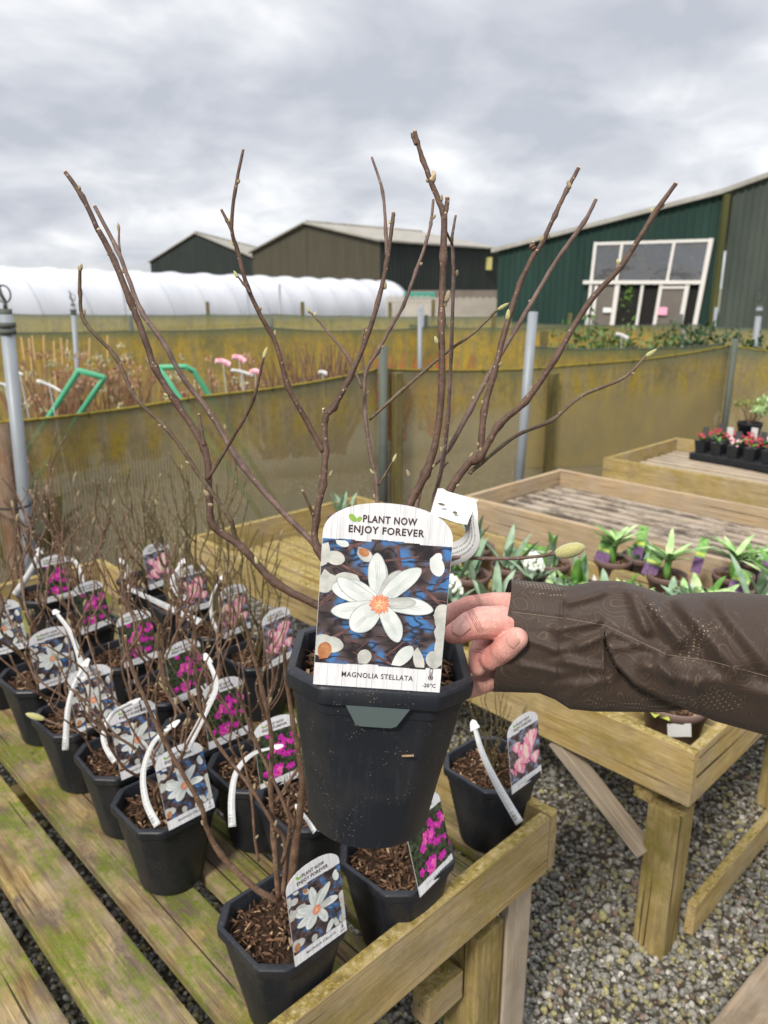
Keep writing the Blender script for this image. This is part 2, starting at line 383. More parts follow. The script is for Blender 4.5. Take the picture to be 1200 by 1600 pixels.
# ------------------------------------------------------------------ ground
def ground():
    mb = MB(); xs = [-900, -60, -14, -4, -1, 0, 1, 4, 14, 60, 900]; ys = [-60, -6, -1, 0, 1, 2, 3, 5, 9, 20, 45, 70, 120, 1500]
    for y in ys:
        for x in xs: mb.v.append((x, y, 0 if y < 45 else (-0.4 if y < 200 else -0.4)))
    n = len(xs)
    for j in range(len(ys) - 1):
        for i in range(n - 1): mb.f.append((j*n + i, j*n + i + 1, (j+1)*n + i + 1, (j+1)*n + i)); mb.m.append(0)
    t = NT('grey gravel bed', 0.9, 0.2); v = t.coord()
    cell = t.voro(v, 62, out='Color'); d = t.voro(v, 62)
    g = t.ramp(t.sep(cell)[0], (0.0, (0.10, 0.095, 0.085)), (0.5, (0.22, 0.21, 0.18)), (1.0, (0.42, 0.40, 0.34)))
    c = t.mix(t.ramp(d, (0.3, 0.0), (0.62, 1.0)), g, (0.05, 0.042, 0.03))
    far = t.ramp(t.noise(v, 0.35, 4), (0.4, (0.16, 0.15, 0.12)), (0.6, (0.13, 0.13, 0.07)))
    fr = t.math('MULTIPLY', t.math('SUBTRACT', t.sep(v)[1], 6.0), 0.15, clamp=True)
    t.col(t.mix(fr, c, far)); t.bump(t.math('SUBTRACT', 1.0, d), 0.8, 0.012)
    kind(mb.build('ground', t.mat), 'structure')
ground()
def gravel():
    rg = np.random.default_rng(5)
    bm = bmesh.new(); bmesh.ops.create_icosphere(bm, subdivisions=2, radius=1.0); bm.verts.index_update()
    bv = np.array([v.co[:] for v in bm.verts]); bf = np.array([[v.index for v in f.verts] for f in bm.faces]); bm.free()
    pts = []
    def fill(x0, x1, y0, y1, n):
        pts.append(np.stack([rg.uniform(x0, x1, n), rg.uniform(y0, y1, n)], 1))
    fill(0.05, 1.25, 0.85, 1.75, 9400); fill(0.0, 2.0, 1.75, 2.7, 7000); fill(-1.3, 0.05, 0.72, 1.7, 5600); fill(-1.5, 0.0, 1.7, 2.4, 1800)
    p = np.concatenate(pts); n = len(p); nv = len(bv)
    # keep the stones off the bench legs
    size = np.exp(rg.normal(math.log(0.0061), 0.32, n)); sc = size[:, None] * rg.uniform(0.65, 1.25, (n, 3))
    ang = rg.uniform(0, 2*np.pi, (n, 3)); ca, sa = np.cos(ang), np.sin(ang)
    # a flat-faced pebble: push the sphere through a few random cutting planes
    V = np.repeat(bv[None], n, 0)
    for k in range(7):
        d = rg.normal(size=(n, 3)); d /= np.linalg.norm(d, axis=1, keepdims=True); h = rg.uniform(0.45, 0.82, n)
        dot = np.einsum('nvk,nk->nv', V, d); ex = np.maximum(dot - h[:, None], 0) * 0.92
        V -= ex[..., None] * d[:, None, :]
    V *= sc[:, None, :]
    for ax, (i, j) in enumerate(((1, 2), (0, 2), (0, 1))):
        a, b = V[..., i].copy(), V[..., j].copy(); c, s = ca[:, ax, None], sa[:, ax, None]
        V[..., i] = a*c - b*s; V[..., j] = a*s + b*c
    V[..., 0] += p[:, 0, None]; V[..., 1] += p[:, 1, None]; V[..., 2] += (rg.uniform(0.0, 0.010, n) + 0.002)[:, None]
    F = (bf[None] + (np.arange(n) * nv)[:, None, None]).reshape(-1, 3)
    me = bpy.data.meshes.new('gravel'); nf = len(F)
    me.vertices.add(n*nv); me.vertices.foreach_set('co', V.reshape(-1).astype(np.float32))
    me.loops.add(nf*3); me.loops.foreach_set('vertex_index', F.reshape(-1).astype(np.int32))
    me.polygons.add(nf); me.polygons.foreach_set('loop_start', np.arange(0, nf*3, 3, dtype=np.int32))
    me.polygons.foreach_set('loop_total', np.full(nf, 3, dtype=np.int32))
    me.update(calc_edges=True)
    base = rg.choice(4, n, p=[0.44, 0.22, 0.27, 0.07]); pal = np.array([(0.23, 0.222, 0.195), (0.46, 0.44, 0.395), (0.32, 0.29, 0.13), (0.18, 0.11, 0.08)])
    cc = pal[base] * rg.uniform(0.55, 1.35, (n, 1)); cc = np.concatenate([cc, np.ones((n, 1))], 1)
    at = me.color_attributes.new('stone', 'FLOAT_COLOR', 'POINT'); at.data.foreach_set('color', np.repeat(cc, nv, 0).reshape(-1).astype(np.float32))
    t = NT('crushed stone', 0.75, 0.3); a = t.n('ShaderNodeAttribute', attribute_name='stone').outputs[0]
    v = t.coord(); t.col(t.mix(t.ramp(t.noise(v, 240, 4, 0.6), (0.3, 0.75), (0.7, 0.0)), a, (0.10, 0.09, 0.07))); t.bump(t.noise(v, 380, 3), 0.5, 0.002)
    me.materials.append(t.mat)
    kind(link('gravel', me), 'stuff')
gravel()

# ------------------------------------------------------------------ far buildings
def rib_wall(mb, A, B, zt0, zt1, z0, pitch=0.25, depth=0.035, mi=0):
    """trapezoid-ribbed steel sheet from A to B (xy), top running from zt0 to zt1"""
    A = Vector((*A, 0)); B = Vector((*B, 0)); L = (B - A).length; t = (B - A) / L; nrm = Vector((t.y, -t.x, 0))
    prof = []; x = 0.0
    while x < L:
        for q, d in ((0, 0), (0.55, 0), (0.65, 1), (0.9, 1)):
            xx = x + q*pitch
            if xx < L: prof.append((xx, d*depth))
        x += pitch
    prof.append((L, 0)); vs = []
    for xx, d in prof:
        p = A + t*xx + nrm*d; vs.append((p.x, p.y, z0)); vs.append((p.x, p.y, zt0 + (zt1-zt0)*xx/L))
    mb.add(vs, [(2*i, 2*i+2, 2*i+3, 2*i+1) for i in range(len(prof)-1)], mi)
def steel(name, c, c2, rough=0.55):
    t = NT(name, rough, 0.15); v = t.coord()
    c1 = t.mix(t.ramp(t.noise(t.coord(scale=(1, 1, 0.25)), 0.9, 6, 0.6), (0.35, 0), (0.7, 1)), c, c2)
    c1 = t.mix(t.ramp(t.noise(t.coord(scale=(3, 3, 0.12)), 2.0, 4, 0.6), (0.5, 0.0), (0.75, 0.25)), c1, tuple(x*0.5 for x in c))
    t.col(c1); return t.mat
MAT['green_steel'] = steel('dark green steel sheet', (0.014, 0.033, 0.027), (0.021, 0.048, 0.039))
MAT['grey_steel'] = steel('grey green steel sheet', (0.048, 0.060, 0.050), (0.075, 0.088, 0.074))
MAT['black_steel'] = steel('charcoal steel sheet', (0.022, 0.027, 0.025), (0.032, 0.038, 0.034))
MAT['olive_steel'] = steel('olive brown steel sheet', (0.060, 0.055, 0.038), (0.080, 0.072, 0.050))
MAT['roof_sheet'] = steel('pale fibre cement roof', (0.23, 0.215, 0.185), (0.34, 0.32, 0.28), 0.8)
MAT['flash'] = steel('pale verge flashing', (0.26, 0.25, 0.22), (0.38, 0.37, 0.34), 0.7)
MAT['mossy'] = steel('mossy downpipe', (0.06, 0.065, 0.025), (0.10, 0.095, 0.035))
MAT['frame'] = plain('white window frame', (0.58, 0.56, 0.53), 0.5, 0.4, 0.08, 3)
def glass_mat():
    t = NT('dark window glass', 0.06, 0.7); t.col((0.04, 0.044, 0.05)); t.b.inputs['Specular IOR Level'].default_value = 0.9
    t.b.inputs['IOR'].default_value = 1.9; t.bump(t.noise(t.coord(), 0.7, 3), 0.35, 0.12); return t.mat
MAT['glass'] = glass_mat()
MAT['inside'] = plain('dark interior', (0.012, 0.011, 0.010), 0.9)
def P(px, y, z):                                     # a point seen in column px at distance y and height z
    d = ray(px, 449.1); k = y / d.y; return Vector((d.x*k, y, z))
def sh_z(py, px, y):                                 # height of photo point at distance y
    return aty(px, py, y).z
def barn(name, label, near, left, right, y_apex, wall_m, gable_m, apex_px, ridge_far):
    """near/left/right = (px, distance) of the eave corners; gable between left and near, long wall between near and right"""
    root = thing(name, label, 'shed', P(near[0], near[1], 0))
    N = P(near[0], near[1], 0); Lc = P(left[0], left[1], 0); Rc = P(right[0], right[1], 0)
    zn = sh_z(near[2], near[0], near[1])
    A = (N + Lc) / 2
    za = sh_z(apex_px[1], apex_px[0], A.y)
    g = MB(); rib_wall(g, (Lc.x, Lc.y), (A.x, A.y), zn, za, -0.6, 0.5, 0.05); rib_wall(g, (A.x, A.y), (N.x, N.y), za, zn, -0.6, 0.5, 0.05)
    local(g, root).build('gable_wall', gable_m, root)
    w = MB(); rib_wall(w, (N.x, N.y), (Rc.x, Rc.y), zn, zn, -0.6, 0.5, 0.05)
    local(w, root).build('side_wall', wall_m, root)
    back = Rc - N; r = MB(); e = 0.35
    out = (N - A).normalized(); gd = (A - Rc - (A - N)).normalized()
    def rf(Pe, sgn):
        base = []
        for k in range(33):
            f = k / 32
            a = A.lerp(Pe, 1.03*f); z = za + (zn - za)*1.03*f
            base.append((a.x, a.y, z + 0.06))
        vs = []
        for (x, y, z) in base:
            s = Vector((x, y, z)) - back.normalized()*0.4; t = Vector((x, y, z)) + back*1.0
            vs += [s, t, s - Vector((0, 0, 0.14)), t - Vector((0, 0, 0.14))]
        fs = []
        for k in range(32):
            a = 4*k; fs += [(a, a+1, a+5, a+4), (a+2, a+6, a+7, a+3), (a, a+4, a+6, a+2), (a+1, a+3, a+7, a+5)]
        fs += [(0, 2, 3, 1), (128, 129, 131, 130)]
        r.add(vs, fs)
    rf(N, 1); rf(Lc, -1)
    local(r, root).build('roof', MAT['roof_sheet'], root)
    rr = MB(); nseg = 22
    for k in range(nseg):
        p = A + back*(k/nseg); q = A + back*((k+0.8)/nseg)
        rr.tube([(p.x, p.y, za+0.09), (q.x, q.y, za+0.09)], 0.14, 6)
    local(rr, root).build('ridge_cap', MAT['roof_sheet'], root)
    return root, N, Rc, zn
b1 = barn('steel_barn', 'charcoal gabled barn with pale roof, smaller and left of the olive barn', (396, 84, 401), (238, 99, 398), (470, 118, 385), None, MAT['black_steel'], MAT['black_steel'], (298, 364), None)
b2 = barn('steel_barn', 'wide barn with olive brown gable and dark side wall beyond the white tunnel', (594, 63, 375), (396, 84, 397), (778, 76, 386), None, MAT['black_steel'], MAT['olive_steel'], (500, 348), None)
lampb = MB(); q = aty(762, 412, 74.6); lampb.box((q.x-0.35, q.y-0.35, q.z-0.55), (q.x+0.35, q.y-0.15, q.z+0.55))
local(lampb, b2[0]).build('wall_light', plain('yellowed lamp case', (0.42, 0.38, 0.14), 0.5), b2[0])

def green_shed():
    a0 = P(777, 43.1, 0); a1 = P(1113, 36.9, 0)
    root = thing('retail_shed', 'large dark green ribbed steel shed with glazed white entrance', 'shed', Vector((a0.x, a0.y, 0)))
    z0 = sh_z(391, 777, 43.1); z1 = sh_z(304, 1113, 36.9)
    w = MB(); rib_wall(w, (a0.x, a0.y), (a1.x, a1.y), z0, z1, -0.6, 0.34, 0.05)
    local(w, root).build('green_wall', MAT['green_steel'], root)
    d = Vector((0.72, -0.69, 0)); a2 = a1 + d*9; a1b = a1 + Vector((0.30, -0.35, 0))
    z2 = z1 + 9*0.27
    w = MB(); rib_wall(w, (a1b.x, a1b.y), (a2.x, a2.y), z1 + 0.1, z2, -0.6, 0.30, 0.06)
    local(w, root).build('grey_wall', MAT['grey_steel'], root)
    # return between the two planes + mossy downpipe
    dp = MB(); dp.box((a1.x-0.06, a1.y-0.45, -0.5), (a1.x+0.16, a1.y-0.15, z1-0.02)); local(dp, root).build('downpipe', MAT['mossy'], root)
    # side wall going back from the low eave, and the roof above
    back = Vector((0.62, 0.78, 0))*26
    w = MB(); rib_wall(w, (a0.x+back.x, a0.y+back.y), (a0.x, a0.y), z0, z0, -0.6, 0.34, 0.05); local(w, root).build('side_wall', MAT['green_steel'], root)
    t = (a1-a0).normalized(); fr = Vector((t.y, -t.x, 0))
    r = MB(); f0 = a0 - t*0.3 + fr*0.30; f1 = a1 + fr*0.30; f2 = a2 + fr*0.35
    zs = [(f0, z0-0.02), (f1, z1+0.12), (f2, z2+0.14)]
    vs = []
    for p, z in zs:
        vs += [(p.x, p.y, z+0.10), (p.x, p.y, z-0.10), (p.x+back.x, p.y+back.y, z+0.10), (p.x+back.x, p.y+back.y, z-0.16)]
    fs = []
    for k in (0, 4): fs += [(k, k+1, k+5, k+4), (k, k+4, k+6, k+2), (k+1, k+3, k+7, k+5)]
    fs += [(0, 2, 3, 1)]
    r.add(vs, fs); local(r, root).build('roof', MAT['flash'], root)
    # ---- the glazed entrance, standing proud of the green wall
    def on(px, off=0.0):
        A = a0 + fr*off; dd = ray(px, 449.1); # intersect column px with the wall line
        den = dd.x*t.y - dd.y*t.x; k = (A.x*t.y - A.y*t.x)/den
        return Vector((dd.x*k, dd.y*k, 0))
    def zat(px, py, off=0.0):
        p = on(px, off); return aty(px, py, p.y).z
    ent = MB(); OFF = 0.22
    def bar(pa, ya, pb, yb, w, dep=0.12, mi=0):
        A = on(pa, OFF); A.z = zat(pa, ya, OFF); B = on(pb, OFF); B.z = zat(pb, yb, OFF)
        u = (B - A); Lb = u.length; u.normalize(); s = u.cross(fr).normalized()
        M = Matrix((( u.x, s.x, fr.x, A.x), (u.y, s.y, fr.y, A.y), (u.z, s.z, fr.z, A.z), (0, 0, 0, 1)))
        ent.box((-w/2, -w/2, -dep/2), (Lb + w/2, w/2, dep/2), mi, M)
    bot = 512
    bar(926, 381, 1100, 375.5, 0.13)                              # head
    bar(926, 381, 921, bot, 0.15, 0.13); bar(1103, 376, 1092, bot, 0.20, 0.14)
    bar(967, 381, 963, 437, 0.13, 0.11); bar(1047, 378, 1042, 437, 0.13, 0.11)
    bar(914, 441, 1092, 441, 0.17, 0.22)                          # transom
    bar(932, 449, 929, bot, 0.17, 0.11); bar(965, 447, 961, bot, 0.22, 0.11); bar(1004, 447, 1000, bot, 0.13, 0.10)
    bar(1033, 447, 1028, bot, 0.16, 0.11); bar(1074, 447, 1069, bot, 0.20, 0.11); bar(1033, 449, 1074, 449, 0.11, 0.10)
    local(ent, root).build('entrance_frame', MAT['frame'], root)
    def pane(name, pa, pb, yt, yb, mat, off):
        A = on(pa, off); B = on(pb, off); mb = MB()
        z_t = zat((pa+pb)/2, yt, off); z_b = zat((pa+pb)/2, yb, off)
        mb.add([(A.x, A.y, z_b), (B.x, B.y, z_b), (B.x, B.y, z_t), (A.x, A.y, z_t),
                (A.x-fr.x*.03, A.y-fr.y*.03, z_b), (B.x-fr.x*.03, B.y-fr.y*.03, z_b), (B.x-fr.x*.03, B.y-fr.y*.03, z_t), (A.x-fr.x*.03, A.y-fr.y*.03, z_t)],
               [(0,1,2,3),(7,6,5,4),(0,4,5,1),(2,6,7,3),(1,5,6,2),(0,3,7,4)])
        return local(mb, root).build(name, mat, root)
    for a, b in ((928, 965), (967, 1044), (1046, 1099)): pane('upper_pane', a, b, 380, 440, MAT['glass'], OFF-0.02)
    gm = plain('frosted door glass', (0.13, 0.115, 0.10), 0.25, 0.5, 0.2, 2)
    pane('side_pane', 931, 963, 447, bot, gm, OFF-0.02); pane('door', 1031, 1072, 447, bot, gm, OFF-0.02)
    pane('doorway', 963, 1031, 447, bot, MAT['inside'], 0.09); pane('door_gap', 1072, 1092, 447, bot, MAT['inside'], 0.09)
    s = pane('notice', 1031, 1046, 480, 492, plain('pink notice', (0.75, 0.33, 0.45), 0.6), OFF+0.12)
    s = pane('notice', 945, 958, 481, 488, plain('white notice', (0.7, 0.7, 0.68), 0.6), OFF+0.12)
    pl = MB(); c = on(985, 0.14); zt = zat(985, 462, 0.14)
    rr = random.Random(3)
    for k in range(60):
        q = Vector((c.x + rr.gauss(0, 0.28), c.y - 0.03 + rr.uniform(-0.02, 0.02), zt + rr.gauss(0, 0.3))); s = 0.10
        pl.add([q + Vector((rr.uniform(-s, s), -0.01, rr.uniform(-s, s))) for _ in range(3)], [(0, 1, 2)])
    o = local(pl, root).build('foliage', plain('green seen through door', (0.10, 0.22, 0.03), 0.6), root)
green_shed()

MAT['hoop'] = plain('grey hoop band', (0.44, 0.45, 0.47), 0.6)
def polytunnel():
    A = P(-190, 27.5, 0); B = P(598, 57, 0); d = (B - A); L = d.length; t = d / L; s = Vector((t.y, -t.x, 0))
    root = thing('polytunnel', 'long white plastic polytunnel with curved hoops before the barns', 'polytunnel', A)
    nh = 15; seg = 8; nr = 22; Wd = 2.35; mb = MB(); hp = MB()
    rows = nh*seg + 1
    for i in range(rows):
        u = i / (rows-1); c = A + d*u
        ph = (i % seg) / seg; sag = 0.06*math.sin(math.pi*ph)**1.2
        zb = -0.05 - 0.40*u
        for k in range(nr + 1):
            a = math.pi * k / nr; ex = abs(math.sin(a))**0.85
            y = math.cos(a)*(Wd - sag*0.6); z = zb + ex*(2.48 - sag*(1 if ex > .5 else .5))
            q = c + s*y; mb.v.append((q.x, q.y, z))
    for i in range(rows-1):
        for k in range(nr):
            a = i*(nr+1) + k; mb.f.append((a, a+1, a+nr+2, a+nr+1)); mb.m.append(0)
    o = (rows-1)*(nr+1); mb.f.append(tuple(range(o, o+nr+1))); mb.m.append(0); mb.f.append(tuple(range(nr+1))[::-1]); mb.m.append(0)
    t_ = NT('white polythene', 0.32, 0.5); v = t_.coord()
    t_.col(t_.mix(t_.ramp(t_.noise(t_.coord(scale=(1, 1, 0.4)), 0.7, 5, 0.6), (0.4, 0), (0.7, 1)), (0.54, 0.55, 0.585), (0.46, 0.47, 0.51)))
    t_.b.inputs['Transmission Weight'].default_value = 0.0
    local(mb, root).build('cover', t_.mat, root, True)
    for i in range(nh + 1):
        u = i/nh; c = A + d*u; zb = -0.05 - 0.40*u; pts = []
        for k in range(nr+1):
            a = math.pi*k/nr; q = c + s*(math.cos(a)*(Wd+0.015)); pts.append((q.x, q.y, zb + abs(math.sin(a))**0.85*2.495))
        hb = MB(); hb.tube(pts, 0.018, 5); local(hb, root).build('hoop', MAT['hoop'], root, True)
polytunnel()
def picket():
    root = thing('picket_fence', 'pale grey picket fence between the tunnel and green shed', 'fence', P(605, 47, 0))
    A = P(604, 47, 0); B = P(776, 45, 0); mb = MB(); n = 52
    for k in range(n):
        p = A.lerp(B, k/(n-1)); zt = 1.02 if k < 22 else 0.95
        mb.box((p.x-0.045, p.y-0.02, -0.4), (p.x+0.045, p.y+0.02, zt + 0.04*((k*7) % 3)))
    local(mb, root).build('pickets', plain('weathered pale paling', (0.36, 0.33, 0.29), 0.8, 0.2, 0.3, 1), root)
    r = MB(); r.tube([A + Vector((0, 0.06, 0.7)), B + Vector((0, 0.06, 0.7))], 0.05, 4); local(r, root).build('rail', MAT['palewood'], root)
    bx = thing('storage_box', 'small teal topped box behind the picket fence', 'box', P(655, 49, 0))
    m = MB(); m.box((-0.9, -0.5, -0.4), (0.9, 0.5, 0.85), bev=0.03); m.build('body', plain('pale box', (0.5, 0.47, 0.42)), bx)
    m = MB(); m.box((-0.95, -0.55, 0.85), (0.95, 0.55, 1.28), bev=0.04); m.build('lid', plain('teal lid', (0.06, 0.25, 0.19), 0.5), bx)
    wl = MB(); a = P(640, 60, 0); b = P(790, 60, 0)
    wl.add([(a.x, 60, -0.4), (b.x, 60, -0.4), (b.x, 60, 1.35), (a.x, 60, 1.35), (a.x, 60.3, -0.4), (b.x, 60.3, -0.4), (b.x, 60.3, 1.35), (a.x, 60.3, 1.35)],
           [(0,1,2,3),(7,6,5,4),(3,2,6,7),(0,3,7,4),(1,5,6,2)])
    o = wl.build('yard_wall', plain('grey brown block wall', (0.16, 0.135, 0.115), 0.9, 0.2, 0.3, 2)); tag(o, 'low grey brown block wall below the dark barn side', 'wall')
picket()

# ------------------------------------------------------------------ windbreak fences
def net_mat(name, top, low, gold, clear, stripe=380.0, zs=0.0):
    """knitted windbreak mesh: algae in streaks, bare ribbed mesh lower down"""
    t = NT(name, 0.9, 0.08); v = t.coord(); x_, y_, z = t.sep(v)
    streak = t.noise(t.coord(scale=(5.0, 5.0, 0.7)), 2.2, 6, 0.65)
    blot = t.noise(v, 5, 7, 0.68)
    alg = t.math('ADD', t.math('MULTIPLY', streak, 0.5), t.math('MULTIPLY', blot, 0.5))
    c = t.mix(t.ramp(alg, (0.43, 0.0), (0.57, 1.0)), low, gold)
    c = t.mix(t.ramp(t.noise(t.coord(scale=(14, 14, 0.5)), 1.6, 5, 0.7), (0.48, 0.0), (0.68, 0.5)), c, tuple(q*1.5 for q in low))
    c = t.mix(t.ramp(t.noise(v, 30, 6, 0.75), (0.46, 0.0), (0.70, 0.6)), c, tuple(q*0.5 for q in low))
    c = t.mix(t.ramp(t.noise(t.coord(scale=(1, 1, 0.6)), 3.1, 7, 0.7), (0.52, 0.0), (0.66, 0.55)), c, tuple(q*0.62 for q in top))
    zz = t.math('ADD', z, t.math('MULTIPLY', t.math('SUBTRACT', blot, 0.5), 0.25))
    hi = t.math('MULTIPLY', t.math('SUBTRACT', zz, 0.93), 9.0, clamp=True)
    c = t.mix(t.math('MULTIPLY', hi, 0.75), c, top)
    lo = t.math('MULTIPLY', t.math('SUBTRACT', zs, zz), 7.0, clamp=True)
    wv = t.math('ADD', t.math('MULTIPLY', t.math('SINE', t.math('MULTIPLY', x_, stripe)), 0.5), 0.5)
    rib = t.mix(wv, tuple(q*0.62 for q in low), tuple(min(1, q*1.55) for q in low))
    c = t.mix(t.math('MULTIPLY', lo, 0.8), c, rib)
    t.col(c)
    tr = t.n('ShaderNodeBsdfTransparent'); ms = t.n('ShaderNodeMixShader')
    f = t.math('ADD', clear, t.math('MULTIPLY', lo, t.math('MULTIPLY', t.math('SUBTRACT', 1.0, wv), 0.28)), clamp=True)
    t.put(ms.inputs[0], f); t.put(ms.inputs[1], t.b.outputs[0]); t.put(ms.inputs[2], tr.outputs[0])
    t.put(t.out.inputs[0], ms.outputs[0]); return t.mat
MAT['net'] = net_mat('green windbreak netting', (0.085, 0.11, 0.085), (0.22, 0.18, 0.095), (0.31, 0.225, 0.032), 0.12, zs=0.84)
MAT['net_far'] = net_mat('golden algae netting', (0.06, 0.095, 0.065), (0.19, 0.15, 0.055), (0.32, 0.215, 0.03), 0.10)
MAT['net_dull'] = net_mat('dull olive netting', (0.09, 0.115, 0.08), (0.19, 0.17, 0.085), (0.25, 0.21, 0.06), 0.1)
MAT['pole'] = plain('galvanised pole', (0.20, 0.22, 0.24), 0.45, 0.5, 0.2, 8)
MAT['greenpost'] = plain('grey green post', (0.075, 0.085, 0.07), 0.7, 0.3, 0.3, 9)
MAT['algae'] = plain('mossy top edge', (0.20, 0.16, 0.03), 0.9, 0.1, 0.6, 40)
MAT['black'] = plain('black rubber', (0.02, 0.02, 0.022), 0.6)
MAT['sidepost'] = wood('mossy fence post', (0.17, 0.14, 0.06), (0.10, 0.08, 0.03), moss=0.6, mosscol=(0.13, 0.11, 0.02))
def net_fence(label, A, B, h0, h1, mat, posts, sag=0.04, group='windbreak fences', edge='algae', pr=0.028, ps=1):
    A = Vector(A); B = Vector(B); A.z = B.z = 0; L = (B - A).length; t = (B-A).normalized(); ang = math.atan2(t.y, t.x)
    M = Matrix.Translation(A) @ Matrix.Rotation(ang, 4, 'Z')
    root = thing('windbreak_fence', label, 'fence', M, group)
    rr = random.Random(hash(label) % 999); n = max(12, int(L*14)); mb = MB(); top = []
    m = 9
    for i in range(n+1):
        u = i/n; zt = h0 + (h1-h0)*u - sag*math.sin(math.pi*u) - 0.012*abs(math.sin(math.pi*u*max(2, int(L/1.2))))
        bow = 0.02*math.sin(u*9+1) * math.sin(math.pi*u)
        for k in range(m+1):
            z = 0.03 + (zt-0.03)*k/m
            mb.v.append((L*u, bow*math.sin(math.pi*k/m*0.7+0.4), z))
        top.append((L*u, bow*math.sin(math.pi*0.7+0.4), zt))
    for i in range(n):
        for k in range(m): a = i*(m+1)+k; mb.f.append((a, a+m+1, a+m+2, a+1)); mb.m.append(0)
    mb.build('netting', mat, root, True)
    if L < 6 and edge:
        for i in range(4, n-2, 7):
            q = Vector(top[i]); tb = MB(); tb.tube([q + Vector((0, 0.009*math.cos(a), 0.012*math.sin(a)-.004)) for a in [k*math.pi/5 for k in range(11)]], 0.0022, 5); tb.build('tie', MAT['black'], root, True)
    e = MB(); e.tube(top, 0.0065 if edge else 0.005, 6); e.build('top_wire', MAT[edge or 'greenpost'], root, True)
    for (x, h, kind_) in posts:
        p = MB(); x = x*L
        if kind_ == 'wood':
            M2 = Matrix.Translation((x, ps*(pr+0.012), 0)) @ Matrix.Rotation(-math.pi/2, 4, 'Y')
            p = MB().box((0.0, -pr, -pr), (h, pr, pr), bev=0.006); p.build('post', MAT['sidepost'], root, False, M2)
        else:
            p.tube([(x, ps*0.045, -0.1), (x, ps*0.045, h)], 0.022 if kind_ == 'pole' else 0.028, 12); p.build('post', MAT['pole' if kind_ == 'pole' else 'greenpost'], root, True)
    return root
FH = 1.08
fa = atz(36, 635, FH); fb = atz(590, 577, FH); fc = atz(1140, 540, FH)
dfa = (fa - fb).normalized()
net_fence('low netting fence running left from the corner post past the grey sprinkler pole', fb, fa + dfa*1.6, FH, FH, MAT['net'], [(0.0, 1.22, 'green'), (0.55, 0.7, 'wood')], 0.05)
net_fence('low netting fence right of the corner post behind the empty benches', fb + Vector((0.03, 0, 0)), fc, FH, FH, MAT['net'], [(0.022, 1.06, 'wood'), (0.40, 0.98, 'wood'), (1.0, 1.14, 'green')], 0.06, ps=-1)
net_fence('low netting fence turning toward the viewer at the far right end', fc, fc + Vector((1.9, -2.2, 0)), FH, FH-0.02, MAT['net'], [(0.55, 1.1, 'wood')], 0.05)
def fpx(label, a, b, mat, posts, sag=0.03, h=1.08, edge=None):
    return net_fence(label, atz(a[0], a[1], h), atz(b[0], b[1], h), h, h, mat, posts, sag, edge=edge)
fpx('golden netting fence behind the dried hydrangeas and canes', (-60, 518), (425, 511), MAT['net_far'], [(0.33, 1.05, 'pole'), (0.52, 1.24, 'green'), (1.0, 1.2, 'green')], 0.02)
fpx('golden netting fence behind the brown shrubs at mid picture', (425, 512), (700, 507), MAT['net_far'], [(0.85, 1.32, 'pole')], 0.05)
fpx('golden netting fence in front of the picket fence', (640, 507), (905, 508), MAT['net_far'], [(0.1, 1.2, 'green'), (0.5, 1.2, 'wood')], 0.04)
fpx('dull olive netting fence farthest back along the white tunnel', (-80, 489), (430, 491), MAT['net_dull'], [(0.18, 1.3, 'wood'), (0.55, 1.62, 'pole'), (0.8, 1.3, 'wood'), (0.92, 1.6, 'pole')], 0.02)
fpx('dull olive netting fence below the far end of the tunnel', (430, 491), (800, 494), MAT['net_dull'], [(0.02, 1.6, 'pole'), (0.12, 1.3, 'wood'), (0.5, 1.3, 'wood'), (0.68, 1.35, 'wood')], 0.02)
fpx('golden netting fence in front of the shed entrance', (800, 503), (1064, 505), MAT['net_far'], [(0.35, 1.2, 'wood'), (1.0, 1.2, 'green')], 0.03)
fpx('golden netting fence below the evergreen shrubs near the far corner', (820, 540), (1128, 537), MAT['net_far'], [(0.1, 1.2, 'wood')], 0.03)
fpx('olive netting fence behind the red flowered shrubs', (1075, 506), (1290, 512), MAT['net_dull'], [(0.2, 1.3, 'pole'), (0.9, 1.3, 'pole')], 0.03)

def irrigation(label, px_top, py_top, px_b, py_b, r, head, base=None):
    y = base.y; T = aty(px_top, py_top, y); D = aty(px_b, py_b, y); dirv = (T - D).normalized(); G = D - dirv*(D.z/dirv.z)
    root = thing('sprinkler_pole', label, 'pole', G, 'grey irrigation poles')
    L = (T - G).length
    m = MB(); m.tube([G - dirv*0.1, T], r, 14); local(m, root).build('pole', MAT['pole'], root, True)
    if head:
        m = MB(); m.tube([T - dirv*0.075, T - dirv*0.055], r*1.25, 14); m.tube([T - dirv*0.05, T - dirv*0.03], r*1.3, 14); m.tube([T - dirv*0.015, T+dirv*0.02], r*0.95, 12)
        m.tube([T + dirv*0.02, T + dirv*0.05], 0.007, 8)
        local(m, root).build('collar', MAT['greenpost'], root, True)
        m = MB(); c = T + dirv*0.075
        m.tube([c + Vector((0.026*math.cos(a), 0, 0.032*math.sin(a))) for a in [i*2*math.pi/18 for i in range(19)]], 0.0035, 6)
        m.tube([c + Vector((0.003, 0, -0.03)), c + Vector((-0.012, 0, 0.0)), c + Vector((-0.016, 0, 0.045))], [0.006, 0.008, 0.004], 8)
        m.tube([c + Vector((-0.016, 0, 0.03)), c + Vector((-0.024, 0, 0.062))], 0.006, 6)
        local(m, root).build('sprinkler_head', MAT['greenpost'], root, True)
    return root, G
pole1, G1 = irrigation('thick grey sprinkler pole strapped to the brown post at the left edge', 9, 491, 46, 860, 0.0255, True, atz(36, 635, FH) + Vector((0, -0.10, 0)))
irrigation('thin grey pole rising between the dried hydrangeas and canes', 114, 478, 121, 580, 0.022, True, Vector((0, 7.3, 0)))
